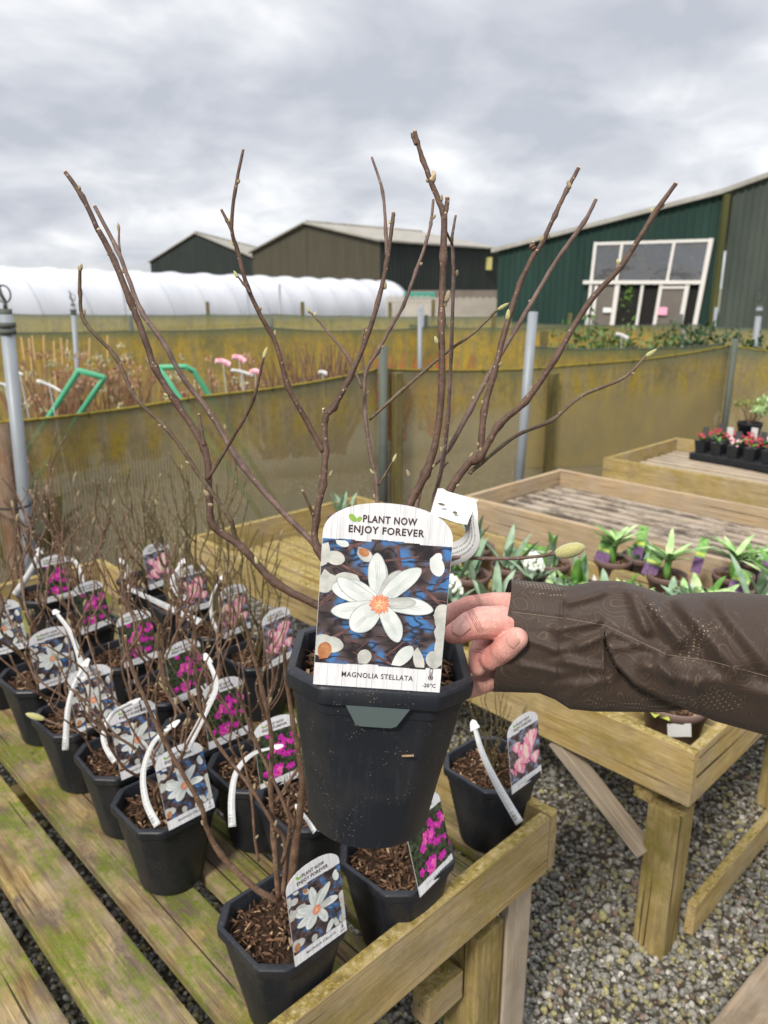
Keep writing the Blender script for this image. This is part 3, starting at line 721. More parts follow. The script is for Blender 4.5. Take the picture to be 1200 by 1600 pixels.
irrigation('grey pole standing at the netting fence left of the shed', 833, 487, 812, 735, 0.030, False, Vector((0, atz(822, 566, FH).y - 0.18, 0)))
irrigation('grey pole rising above the red flowered shrubs at the right', 1187, 480, 1180, 540, 0.03, True, Vector((0, 8.0, 0)))
irrigation('slim grey pole below the tunnel end beside the picket fence', 656, 482, 656, 575, 0.024, False, Vector((0, 8.6, 0)))
def brown_post():
    b = G1 + Vector((-0.058, 0.03, 0)); root = thing('wooden_post', 'round brown timber post behind the sprinkler pole at left edge', 'post', b)
    M2 = Matrix.Rotation(-math.pi/2, 4, 'Y'); m = MB(); m.tube([(x, 0, 0) for x in (-0.1, 0.3, 0.6, 1.02)], [0.047, 0.046, 0.045, 0.044], 16); m.build('trunk', MAT['brownpost'], root, True, M2)
    s = MB(); c = Vector((0.035, -0.06, 0.70))
    s.tube([c + Vector((0.088*math.cos(a) , 0.075*math.sin(a), 0.004*math.sin(2*a))) for a in [i*2*math.pi/24 for i in range(25)]], 0.005, 6); s.build('strap', MAT['black'], root, True)
brown_post()

# ------------------------------------------------------------------ benches
UA = R(-46)
U = Vector((math.cos(UA), math.sin(UA), 0)); V = Vector((-U.y, U.x, 0))
ORG = Vector((0.661, 1.42, 0))                        # near right corner of the spring plant bench
def bench(label, org, x0, x1, y0, y1, ztop, hb, slat_off, slat_w, pitch, slat_m, board_m, leg_m, group='nursery benches', braces=(), rails=(), legs='all', board2=None, th=0.024, slat_drop=0.10, sth=0.025, leg_in=0.0):
    M = Matrix.Translation(org) @ Matrix.Rotation(UA, 4, 'Z')
    root = thing('nursery_bench', label, 'bench', M, group)
    RY = Matrix.Rotation(math.pi/2, 4, 'Z')
    def plank(nm, L, w, h, mat, Mx, bev=0.003):
        return MB().box((-L/2, -w/2, -h/2), (L/2, w/2, h/2), bev=bev).build(nm, mat, root, False, Mx)
    zc = ztop - hb/2
    for y, s in ((y0, 1), (y1, -1)):
        plank('side_board', x1-x0, th, hb, board_m, Matrix.Translation(((x0+x1)/2, y + s*th/2, zc)))
    for x, s in ((x0, 1), (x1, -1)):
        plank('end_board', y1-y0-2*th-0.002, th, hb, board2 or board_m, Matrix.Translation((x + s*th/2, (y0+y1)/2, zc-0.002)) @ RY)
    zs = ztop - slat_drop - 0.0125; y = slat_off
    while y > y0 + th: y -= pitch
    y += pitch
    rr = random.Random(len(label))
    while y < y1 - th - 0.03:
        w = min(slat_w, y1 - th - 0.004 - y)
        plank('slat', x1-x0-2*th-0.01 - rr.uniform(0, 0.012), w, sth, slat_m, Matrix.Translation(((x0+x1)/2, y + w/2, zs + 0.0125 - sth/2 - rr.uniform(0, 0.004))), 0.004); y += pitch
    for x in (x0 + 0.10, (x0+x1)/2, x1 - 0.12):
        plank('bearer', y1-y0-2*th-0.01, 0.045, 0.06, leg_m, Matrix.Translation((x, (y0+y1)/2, zs+0.0125-sth-0.006-0.033)) @ RY)
    LEG = Matrix.Rotation(-math.pi/2, 4, 'Y'); lw = 0.078
    for x in (x0 + th + lw/2 + .004, x1 - th - lw/2 - 0.002):
        for yy in (y0 + th + lw/2 + .004 + leg_in, y1 - th - lw/2 - .004 - leg_in):
            plank('leg', zs - 0.08, lw, lw, leg_m, Matrix.Translation((x, yy, (zs-0.08)/2)) @ LEG, 0.005)
    for (p, q, w, h, mat) in braces:
        p = Vector(p); q = Vector(q); d = (q-p); X = d.normalized(); Y = Vector((0, 0, 1)).cross(X)
        if Y.length < .01: Y = Vector((0, 1, 0))
        Y.normalize(); Z = X.cross(Y); Mx = Matrix((X, Y, Z)).transposed().to_4x4(); Mx.translation = (p+q)/2
        plank('brace', d.length, w, h, mat, Mx)
    return root
# the magnolia bench
ORA = Vector((0.330, 1.237, 0))
bench('mossy slatted bench carrying the rows of potted magnolias', ORA, -1.96, 0.0, -1.22, 0.0, 0.60, 0.125, -0.655, 0.112, 0.138, MAT['slat'], MAT['board'], MAT['leg'],
      braces=[((-0.036, -0.070, 0.0), (-0.036, -0.070, 0.465), 0.075, 0.022, MAT['palewood']), ((-0.070, -0.30, 0.30), (-0.070, -0.205, 0.30), 0.04, 0.065, MAT['board'])], leg_in=0.09)
# spring plant bench
bench('greenish yellow bench of spring bulbs behind the sleeve', ORG, -2.07, 0.0, 0.0, 0.90, 0.60, 0.135, 0.03, 0.075, 0.10, MAT['board'], MAT['board'], MAT['leg'],
      braces=[((-0.36, 0.035, 0.455), (-0.10, 0.035, 0.27), 0.045, 0.03, MAT['palewood']), ((0.012, 0.06, 0.135), (0.012, 0.86, 0.135), 0.022, 0.085, MAT['board'])])
bench('empty bench of pale boards with grey slats behind the bulbs', ORG, -1.715, 0.55, 1.25, 2.07, 0.60, 0.14, 1.29, 0.046, 0.085, MAT['greyslat'], MAT['fresh'], MAT['fresh'], slat_drop=0.075, sth=0.045)
bench('farthest yellowish bench holding the black tray of red flowers', ORG, -1.70, 0.55, 2.50, 3.40, 0.60, 0.135, 2.53, 0.048, 0.085, MAT['palewood'], MAT['board'], MAT['leg'], slat_drop=0.075, sth=0.045)
def sleeper():
    a = atz(1108, 1600, 0.11); b = atz(1200, 1487, 0.11); t = (b-a).normalized(); n = Vector((t.y, -t.x, 0))
    c = a + n*0.16 + t*0.15; M = Matrix.Translation((c.x, c.y, 0.055)) @ Matrix.Rotation(math.atan2(t.y, t.x), 4, 'Z')
    o = MB().box((-0.9, -0.16, -0.055), (0.9, 0.16, 0.055), bev=0.006).build('timber_sleeper', MAT['deck'], None, False, M)
    tag(o, 'brown timber plank lying on the gravel at lower right corner', 'plank')
sleeper()

# ------------------------------------------------------------------ pots
def octo(th, half, ch):
    """radius at angle th of a square of half side `half` with corners cut by ch"""
    c, s = abs(math.cos(th)), abs(math.sin(th))
    return min(half/max(c, 1e-6), half/max(s, 1e-6), (2*half - ch)/(c + s))
def pot_mesh(name, mat, half=0.0875, ch=0.034, H=0.170, rb=0.062, soil=0.140, ring=96):
    prof = []   # (z, half, chamfer, blend to circle, circle radius)
    lip = 0.016
    prof += [(0.0, half*.7, ch, 1.0, rb-0.006), (0.002, half*.7, ch, 1.0, rb-0.001), (0.008, half*.72, ch, 0.97, rb+0.001)]
    for k in range(1, 9):
        u = k/9; z = 0.008 + (H-lip-0.014-0.008)*u
        prof.append((z, rb + (half-0.0085-rb)*(0.15+0.85*u), ch*0.9, (1-u)**1.0, rb + (half-0.004-rb)*u))
    prof += [(H-lip-0.013, half-0.0085, ch*0.9, 0.0, 0), (H-lip-0.012, half-0.0070, ch*0.92, 0, 0), (H-lip-0.001, half-0.0065, ch*0.92, 0, 0), (H-lip, half-0.0005, ch, 0, 0),
             (H-lip+0.002, half, ch, 0, 0), (H-0.003, half+0.0005, ch, 0, 0), (H-0.0008, half-0.0007, ch, 0, 0), (H, half-0.003, ch, 0, 0), (H-0.0003, half-0.0075, ch, 0, 0), (H-0.002, half-0.0088, ch, 0, 0), (soil-0.012, half-0.0125, ch, 0, 0)]
    mb = MB(); n = ring
    for (z, h, c, b, r) in prof:
        for k in range(n):
            th = 2*math.pi*k/n; ro = octo(th, h, c); rr_ = ro*(1-b) + r*b
            mb.v.append((rr_*math.cos(th), rr_*math.sin(th), z))
    for i in range(len(prof)-1):
        for k in range(n): a = i*n+k; b = i*n+(k+1) % n; mb.f.append((a, b, b+n, a+n)); mb.m.append(0)
    mb.f.append(tuple(range(n))[::-1]); mb.m.append(0)
    me = mb.mesh(name, mat, True)
    try: me.set_sharp_from_angle(angle=R(38))
    except Exception: pass
    return me
def compost_mesh(name, half, ch, z, seed, nch=330, rnd_pot=False, size=1.0):
    rr = random.Random(seed); mb = MB(); n = 40; rings = 6
    mb.v.append((0, 0, z + 0.004))
    for j in range(1, rings+1):
        for k in range(n):
            th = 2*math.pi*k/n; r = (half if rnd_pot else octo(th, half, ch))*j/rings
            mb.v.append((r*math.cos(th), r*math.sin(th), z + rr.uniform(-0.003, 0.004) - (0.004 if j == rings else 0)))
    for k in range(n): mb.f.append((0, 1+k, 1+(k+1) % n)); mb.m.append(0)
    for j in range(rings-1):
        for k in range(n): a = 1+j*n+k; b = 1+j*n+(k+1) % n; mb.f.append((a, a+n, b+n, b)); mb.m.append(0)
    for q in range(nch):
        th = rr.uniform(0, 2*math.pi); r = (half if rnd_pot else octo(th, half, ch))*math.sqrt(rr.random())*0.95
        L = rr.uniform(0.005, 0.020)*size; w = rr.uniform(0.0010, 0.0036)*size; t = rr.uniform(0.0004, 0.0013)
        M = Matrix.Translation((r*math.cos(th), r*math.sin(th), z + rr.uniform(0.001, 0.008))) @ Euler((rr.uniform(-.7, .7), rr.uniform(-.5, .5), rr.uniform(0, 6.3))).to_matrix().to_4x4()
        vs = [(-L/2, -w*.3, -t), (-L*.2, -w/2, -t), (L*.3, -w/2, -t), (L/2, 0, -t), (L*.25, w/2, -t), (-L*.35, w/2, -t)]
        vs = [(x*(1+rr.uniform(-.15, .15)), y, zz + 0.10*L*math.cos(x/L*3)) for x, y, zz in vs]; vs += [(x, y, zz+2*t) for x, y, zz in vs]
        fs = [(5,4,3,2,1,0), (6,7,8,9,10,11)] + [(i, (i+1) % 6, (i+1) % 6+6, i+6) for i in range(6)]
        mb.add([M @ Vector(v) for v in vs], fs, rr.choices((1, 2, 3), (0.56, 0.34, 0.10))[0])
    return mb.mesh(name, [MAT['soil'], MAT['chip_dark'], MAT['chip_mid'], MAT['chip_pale']])
POT = pot_mesh('pot', MAT['pot'])
COMPOST = [compost_mesh('compost', 0.0762, 0.033, 0.146, s) for s in (1, 2, 3)]

def bud(mb, p, d, L, r, mi):
    d = Vector(d).normalized(); p = Vector(p)
    mb.tube([p, p + d*L*0.15, p + d*L*0.4, p + d*L*0.75, p + d*L], [r*.55, r*.85, r, r*.72, r*.08], 7, mi)
def branch(mb, pts, rad, mi, rr, budmi=None, n=8, nodes=True, cutend=True, budL=0.011):
    P_ = smooth_path(pts, 5); N = len(P_); rs = []
    ks = len(rad)
    for i in range(N):
        u = i/(N-1)*(ks-1); k = min(int(u), ks-2); f = u-k; rs.append((rad[k]*(1-f) + rad[k+1]*f)*(1 + rr.uniform(-.05, .05)))
    if nodes:
        for i in range(5, N-2, 5):
            if rr.random() < 0.8: rs[i] *= rr.uniform(1.15, 1.38); rs[i+1] *= 1.05
    P2 = [p + Vector((rr.uniform(-1, 1), rr.uniform(-1, 1), rr.uniform(-1, 1)))*r*0.10 for p, r in zip(P_, rs)]
    mb.tube(P2, rs, n, mi)
    if budmi is not None:
        for i in range(5, N-2, 5):
            if rr.random() < 0.75:
                t = (P2[i+1]-P2[i-1]).normalized(); o = Vector((rr.uniform(-1, 1), rr.uniform(-.6, .6), rr.uniform(-1, 1))); o = (o - t*o.dot(t)).normalized()
                bud(mb, P2[i] + o*rs[i]*0.7, o*0.75 + t*0.9, budL*rr.uniform(.5, 1.0), 0.0019*rr.uniform(.8, 1.15)*budL/0.011, budmi)
    if cutend is True: mb.ball(P2[-1], rs[-1]*1.02, 7, 4, budmi if budmi is not None else mi)
    return P2
def twig_mesh(name, seed, H, n, spread, mats, zsoil=0.146, bend=0.15, side=2, r0=0.0042):
    rr = random.Random(seed); mb = MB(); mb_b = 1
    for k in range(n):
        a = 2*math.pi*(k + rr.uniform(-.3, .3))/n; h = H*rr.uniform(0.6, 1.0); sp = spread*rr.uniform(.4, 1.1)
        p0 = Vector((rr.uniform(-.012, .012), rr.uniform(-.012, .012), zsoil-0.01)); pts = [p0]; m = 5
        for j in range(1, m+1):
            u = j/m
            pts.append(p0 + Vector((math.cos(a)*sp*u**0.8 + rr.uniform(-1, 1)*bend*0.09, math.sin(a)*sp*u**0.8 + rr.uniform(-1, 1)*bend*0.09, h*u)))
        r = r0*rr.uniform(.75, 1.1)
        P2 = branch(mb, pts, [r, r*.8, r*.6, r*.45], 0, rr, 1, 6)
        for s in range(rr.randint(1, side)):
            i = int(len(P2)*rr.uniform(.25, .75)); b0 = P2[i]; aa = a + rr.uniform(-1.8, 1.8); ll = h*rr.uniform(.22, .42)
            q = [b0, b0 + Vector((math.cos(aa)*ll*.28, math.sin(aa)*ll*.28, ll*.35)), b0 + Vector((math.cos(aa)*ll*.45, math.sin(aa)*ll*.45, ll))]
            branch(mb, q, [r*.55, r*.42, r*.32], 0, rr, 1, 6)
            if rr.random() < .35: bud(mb, q[-1], Vector((0, 0, 1)) + Vector((math.cos(aa), math.sin(aa), 0))*.4, 0.017, 0.0032, 1)
    return mb.mesh(name, mats, True)
TW = {
 'w': [twig_mesh('branches', s, 0.42, 7, 0.18, [MAT['twig'], MAT['bud']], bend=0.3, side=3, r0=0.0037) for s in (11, 12, 13)],
 'p': [twig_mesh('branches', s, 0.47, 8, 0.125, [MAT['twig'], MAT['bud']], bend=0.25, side=3, r0=0.0037) for s in (21, 22, 23)],
 'k': [twig_mesh('branches', s, 0.52, 9, 0.12, [MAT['twig_olive'], MAT['bud']], bend=0.25, side=3, r0=0.0036) for s in (31, 32, 33)],
}
# ------------------------------------------------------------------ picture labels
LW, LH = 0.1085, 0.160
def arch_outline(inset=0.0, n=28):
    w = LW/2 - inset; sh = 0.1315; pts = [(-w, inset), (w, inset)]
    for k in range(n+1):
        a = math.pi*k/n; c, s = math.cos(a), math.sin(a)
        pts.append((w*math.copysign(abs(c)**0.92, c), sh + (LH-sh-inset)*abs(s)**0.92))
    return pts
def flat(mb, pts, z, mi=0): mb.add([(x, y, z) for x, y in pts], [tuple(range(len(pts)))], mi)
def petal_pts(x, y, ang, L, w, tip=0.55, n=10, bendk=0.0):
    out = []
    for k in range(n+1):
        u = k/n; u = 1-(1-u)**1.6; r = w*(0.42 + 0.58*math.sin(min(1, u/.58)*math.pi/2))*max(0, 1 - max(0, (u-.55)/.45)**2.2)**0.62; out.append((u*L, r/2))
    for k in range(n-1, 0, -1): out.append((out[k][0], -out[k][1]))
    c, s = math.cos(ang), math.sin(ang); res = []
    for a, b in out:
        b += bendk*math.sin(a/L*math.pi)*L
        res.append((x + a*c - b*s, y + a*s + b*c))
    return res
def text_mesh(body, size, bold, xs=1.0):
    cu = bpy.data.curves.new('lettering', 'FONT'); cu.body = body; cu.size = size; cu.offset = bold; cu.align_x = 'CENTER'; cu.resolution_u = 3; cu.space_character = xs
    o = bpy.data.objects.new('tmp', cu); COL.objects.link(o); dg = bpy.context.evaluated_depsgraph_get()
    me = bpy.data.meshes.new_from_object(o.evaluated_get(dg)); bpy.data.objects.remove(o)
    vs = [(v.co.x, v.co.y) for v in me.vertices]; fs = [tuple(p.vertices) for p in me.polygons]; bpy.data.meshes.remove(me); return vs, fs
def put_text(mb, body, size, bold, x, y, z, xs=1.0, mi=0, width=None):
    vs, fs = text_mesh(body, size, bold, 1.12)
    w = max(v[0] for v in vs) - min(v[0] for v in vs); cx = (max(v[0] for v in vs) + min(v[0] for v in vs))/2
    k = width/w if width else xs
    mb.add([((a-cx)*k + x, b + y, z) for a, b in vs], fs, mi)
def clipy(pts, y0, y1, x0=-LW/2+0.0004, x1=LW/2-0.0004): return [(min(max(a, x0), x1), min(max(b, y0), y1)) for a, b in pts]
PB, PT = 0.0205, 0.1280
def label_meshes(kind_):
    rr = random.Random(4); D = {}
    c = MB(); o = arch_outline(); n = len(o)
    c.add([(x, y, 0) for x, y in o] + [(x, y, -0.0006) for x, y in o], [tuple(range(n)), tuple(range(n, 2*n))[::-1]] + [(i, i+n, (i+1) % n + n, (i+1) % n) for i in range(n)])
    D['card'] = c.mesh('card', MAT['card'])
    p = MB(); nb = 8; xs = [-LW/2 + 0.0003 + (LW-0.0006)*k/nb for k in range(nb+1)]
    for k in range(nb):
        t0 = PT + rr.uniform(-0.0013, 0.0013); b0 = PB + rr.uniform(-0.001, 0.001)
        flat(p, [(xs[k], b0), (xs[k+1], b0), (xs[k+1], t0), (xs[k], t0)], 0.00025)
    D['photo_panel'] = p.mesh('photo_panel', MAT['photo_' + kind_])
    f = MB(); z = [0.0004]
    def put(pts, mi): flat(f, clipy(pts, PB+0.001, PT-0.0015), z[0], mi); z[0] += 0.000012
    def stick(x0, y0, x1, y1, w, mi):
        d = Vector((x1-x0, y1-y0)); nn = Vector((-d.y, d.x)).normalized()*w/2
        put([(x0+nn.x, y0+nn.y), (x0-nn.x, y0-nn.y), (x1-nn.x*.6, y1-nn.y*.6), (x1+nn.x*.6, y1+nn.y*.6)], mi)
    if kind_ == 'white':
        X = lambda u: (u-0.5)*LW            # u, v: fractions of the printed photo
        Y = lambda v: PB + v*(PT-PB)
        for a in [(0.00, .86, .42, .68, .0030), (0.20, .93, .33, .99, .004), (.40, .83, .75, .90, .0020), (.58, .98, .63, .65, .0032), (.63, .80, .68, .62, .003), (.74, .72, .93, .95, .0024),
                  (.78, .66, 1.0, .50, .0040), (.02, .48, .18, .64, .002), (.0, .45, .1, .53, .0018), (.12, .2, .33, .33, .0025), (.55, .08, .70, .22, .0015), (.68, .12, .80, .27, .0016), (.42, .10, .6, .02, .003), (.05, .25, .18, .12, .003), (.88, .65, .99, .80, .002)]:
            stick(X(a[0]), Y(a[1]), X(a[2]), Y(a[3]), a[4], 3)
        for k in range(26):
            u, v, q, l = rr.random(), rr.random(), rr.uniform(0, 6.28), rr.uniform(.010, .028)
            stick(X(u), Y(v), X(u) + l*math.cos(q), Y(v) + l*math.sin(q), rr.uniform(.0006, .0016), 3)
        for (u, v, an, L, w, mi) in [(.02, .97, -100, .022, .015, 1), (.0, .74, -70, .020, .018, 1), (.02, .86, -10, .018, .012, 1), (.10, .98, -15, .012, .006, 0), (.33, .67, 185, .026, .017, 1), (.02, .70, -40, .015, .014, 1),
                                     (.86, .93, -70, .020, .012, 0), (.86, .80, 70, .016, .008, 0), (.0, .04, 60, .022, .020, 1), (.0, .16, -5, .024, .014, 1), (.06, .02, 80, .016, .012, 4),
                                     (.37, .0, 75, .014, .012, 1), (.62, .0, 52, .024, .012, 0), (.78, .17, -72, .022, .009, 1), (.98, .0, 120, .018, .014, 1), (.27, .93, -35, .016, .010, 1), (.28, .92, -20, .010, .007, 4),
                                     (.93, .40, 60, .016, .014, 2), (.90, .42, 10, .018, .012, 2), (.95, .50, -80, .020, .012, 2), (.92, .36, -60, .026, .010, 1), (.99, .38, -95, .034, .010, 1)]:
            put(petal_pts(X(u), Y(v), R(an), L, w), mi if mi < 2 else (1 if mi == 2 else 4))
        cx, cy = X(.475), Y(.505)
        for (an, L, w, mi, bk) in [(92, .038, .013, 1, 0), (97, .042, .0165, 0, .02), (62, .032, .0155, 1, 0), (45, .044, .0165, 0, .04), (163, .043, .021, 0, -.06), (152, .041, .014, 0, .05), (193, .040, .016, 0, .05), (228, .032, .023, 0, 0), (-3, .044, .0155, 0, .03), (6, .030, .010, 1, 0), (-60, .036, .0165, 0, .05)]:
            L *= rr.uniform(.97, 1.04); w *= 0.90
            put(petal_pts(cx, cy, R(an), L + .0006, w + .0011, 0.72, 14, bk), 6)
            put(petal_pts(cx, cy, R(an), L, w, 0.72, 14, bk), mi)
            for q in (-.28, 0.02, .27):
                put(petal_pts(cx + .008*math.cos(R(an)+q*.25), cy + .008*math.sin(R(an)+q*.25), R(an) + q*.16, L*.66, w*.075, .7, 8, bk*.6), 7)
            put(petal_pts(cx + .004*math.cos(R(an)), cy + .004*math.sin(R(an)), R(an), L*.36, w*.40, .7, 8, bk*.4), 7)
        put([(cx + .0066*math.cos(q)*(1+.08*math.sin(5*q)), cy + .0068*math.sin(q)) for q in [i*math.pi/10 for i in range(20)]], 5)
        for k in range(40):
            a = k*2.4; r = 0.0062*math.sqrt(k/40); put(petal_pts(cx + math.cos(a)*r, cy + math.sin(a)*r, a, .0034, .0016, .7, 5), 2)
        mats = [MAT['petal'], MAT['petal2'], MAT['stamen'], MAT['twigink'], MAT['brownink'], petal_mat('printed yellow centre', (0.62, 0.34, 0.16), (0.74, 0.56, 0.34), 500), petal_mat('printed grey petal edge', (0.20, 0.22, 0.23), (0.34, 0.36, 0.36), 120), petal_mat('printed petal vein', (0.40, 0.44, 0.42), (0.56, 0.58, 0.55), 120)]
    elif kind_ == 'purple':
        for k in range(34):
            gx, gy = (rr.gauss(0.012, 0.017), rr.gauss(0.086, 0.013)) if k < 22 else (rr.gauss(-0.01, 0.03), rr.gauss(0.036, 0.007))
            mi = rr.choice((0, 0, 1))
            for q in range(5): put(petal_pts(gx, gy, q*1.256 + k, .0085, .0062, .7, 6), mi)
        for k in range(16): put(petal_pts(rr.uniform(-.05, .05), rr.uniform(.03, .115), rr.uniform(0, 6), .014, .005, .7, 6), 2)
        mats = [MAT['magenta'], MAT['magenta2'], MAT['leafink']]; mats[2] = petal_mat('printed dull leaf', (0.02, 0.035, 0.012), (0.06, 0.08, 0.03), 200)
    else:
        for (x, y, s) in [(.004, .050, 1.25), (.024, .075, 1.05), (-.022, .038, .8), (.034, .035, .7), (-.028, .085, .6)]:
            for an, mi in ((70, 1), (110, 1), (84, 0), (98, 0), (125, 0), (58, 0), (90, 1)):
                put(petal_pts(x, y, R(an), .040*s, .013*s, .62, 8), mi)
        for k in range(10): put(petal_pts(rr.uniform(-.05, .03), rr.uniform(.025, .05), rr.uniform(0, 3), .02, .006, .7, 6), 0)
        mats = [MAT['pink'], MAT['pink2']]
    D['blossom'] = f.mesh('blossom', mats)
    t = MB(); t2 = MB()
    put_text(t, 'PLANT NOW', 0.0084, 0.00022, 0.0008, 0.1432, 0.0004, width=0.0450)
    put_text(t, 'ENJOY FOREVER', 0.0084, 0.00022, -0.0015, 0.1340, 0.0004, width=0.0630)
    if kind_ == 'white':
        put_text(t2, 'MAGNOLIA STELLATA', 0.0064, 0.00007, 0.0, 0.0088, 0.0004, width=0.0610)
        put_text(t2, '-20°C', 0.0046, 0.00010, 0.0445, 0.0042, 0.0004, width=0.0115)
        x, y = 0.0455, 0.0128
        ring = [(x + 0.0022*math.cos(a), y + 0.0022*math.sin(a)) for a in [i*math.pi/8 for i in range(16)]]
        for (r0, yy) in ((0.0022, y),):
            for k in range(16):
                a, b = k*math.pi/8, (k+1)*math.pi/8
                flat(t2, [(x + r0*math.cos(a), yy + r0*math.sin(a)), (x + r0*math.cos(b), yy + r0*math.sin(b)), (x + r0*.7*math.cos(b), yy + r0*.7*math.sin(b)), (x + r0*.7*math.cos(a), yy + r0*.7*math.sin(a))], 0.0004)
        flat(t2, [(x + 0.0010*math.cos(a), y + 0.0010*math.sin(a)) for a in [i*math.pi/6 for i in range(12)]], 0.0004)
        for dx in (-0.0013, 0.0009): flat(t2, [(x+dx, y+0.0022), (x+dx+.0004, y+.0022), (x+dx+.0004, y+.0080), (x+dx, y+.0080)], 0.0004)
        flat(t2, [(x-.0013, y+.0078), (x+.0013, y+.0078), (x+.0006, y+.0088), (x-.0006, y+.0088)], 0.0004)
        flat(t2, [(x-.0003, y+.0012), (x+.0003, y+.0012), (x+.0003, y+.005), (x-.0003, y+.005)], 0.0004)
    else:
        for k in range(9):
            x = -0.03 + 0.0068*k; flat(t2, [(x, .0100), (x+.0034, .0100), (x+.0034, .0112), (x, .0112)], 0.0004)
    D['slogan'] = t.mesh('slogan', MAT['ink']); D['small_print'] = t2.mesh('small_print', MAT['ink'])
    l = MB(); flat(l, petal_pts(-0.0268, 0.1432, R(140), 0.0085, 0.0048, .7, 8), 0.0004); flat(l, petal_pts(-0.0270, 0.1432, R(45), 0.0056, 0.0034, .7, 8), 0.00045)
    D['leaf_emblem'] = l.mesh('leaf_emblem', MAT['leafink'])
    return D
LAB = {k: label_meshes(k) for k in ('white', 'purple', 'pink')}
def make_label(kind_, M, label, group):
    root = thing('plant_label', label, 'plant label', M, group)
    D = LAB[kind_]; link('card', D['card'], root)
    ph = link('photo_panel', D['photo_panel'], root); link('blossom', D['blossom'], ph)
    link('slogan', D['slogan'], root); link('small_print', D['small_print'], root); link('leaf_emblem', D['leaf_emblem'], root)
    return root
def ribbon(pts, side, w, k=6, twist=None, uvrev=False, th=0.00025, wends=None):
    P_ = smooth_path(pts, k); mb = MB(); mb.uv = []; s = 0.0; N = len(P_); tot = sum((P_[i+1]-P_[i]).length for i in range(N-1))
    for i, p in enumerate(P_):
        if i: s += (p - P_[i-1]).length
        t = (P_[min(i+1, N-1)] - P_[max(i-1, 0)]).normalized(); u = i/(N-1)
        sv = side[0].lerp(side[1], u) if isinstance(side, (list, tuple)) else side
        sv = (sv - t*sv.dot(t)).normalized(); nn = t.cross(sv)
        ww = w if wends is None else (wends[0]*(1-u) + wends[1]*u)
        for e in (-1, 1):
            for q in (-1, 1):
                mb.v.append(tuple(p + sv*e*ww/2 + nn*q*th)); mb.uv.append((s*0.185/tot, (e+1)/2))
    for i in range(N-1):
        a = 4*i; b = a+4
        for x, y in ((0, 2), (3, 1), (1, 0), (2, 3)): mb.f.append((a+x, b+x, b+y, a+y)); mb.m.append(0)
    mb.f += [(0, 2, 3, 1), (4*N-4, 4*N-3, 4*N-1, 4*N-2)]; mb.m += [0, 0]
    return mb
def hang_tag(pix, dep, label, w=0.017, side=None, extra=None):
    w *= 0.64
    n = len(pix); pts = []
    for i, p in enumerate(pix):
        d = dep if not hasattr(dep, '__len__') else dep[0] + (dep[1]-dep[0])*i/(n-1)
        pts.append(pd(p[0], p[1], d))
    root = thing('hang_tag', label, 'tag', pts[0], 'white loop tags on the magnolias')
    t = (pts[-1]-pts[0]).normalized(); vd = (O - pts[0]).normalized(); sv = side or t.cross(vd)
    s0 = (sv + vd*rnd.uniform(-.7, .7)).normalized(); s1 = (sv + vd*rnd.uniform(-.5, .5)).normalized()
    local(ribbon(pts, [s0, s1], w, wends=(w*0.6, w*1.08)), root).build('strap', MAT['strip'], root, True)
    # clasp head through which the strap is pulled
    h = pts[0]; q = (pts[0]-pts[1]).normalized(); c = MB()
    c.uv = None; s = sv.normalized()*w*0.75
    nn = q.cross(s).normalized()*0.0004
    a = [h - s*.9 - q*.002, h + s*.9 - q*.002, h + s*.55 + q*.012, h + s*.15 + q*.016, h - s*.15 + q*.016, h - s*.55 + q*.012]
    a = [p + vd*0.001 for p in a]
    c.add([p + nn for p in a] + [p - nn for p in a], [tuple(range(6)), tuple(range(6, 12))[::-1]] + [(i, i+6, (i+1) % 6+6, (i+1) % 6) for i in range(6)])
    local(c, root).build('clasp', MAT['white'], root)
    if extra:
        e = MB(); (p0, p1, f) = extra
    return root
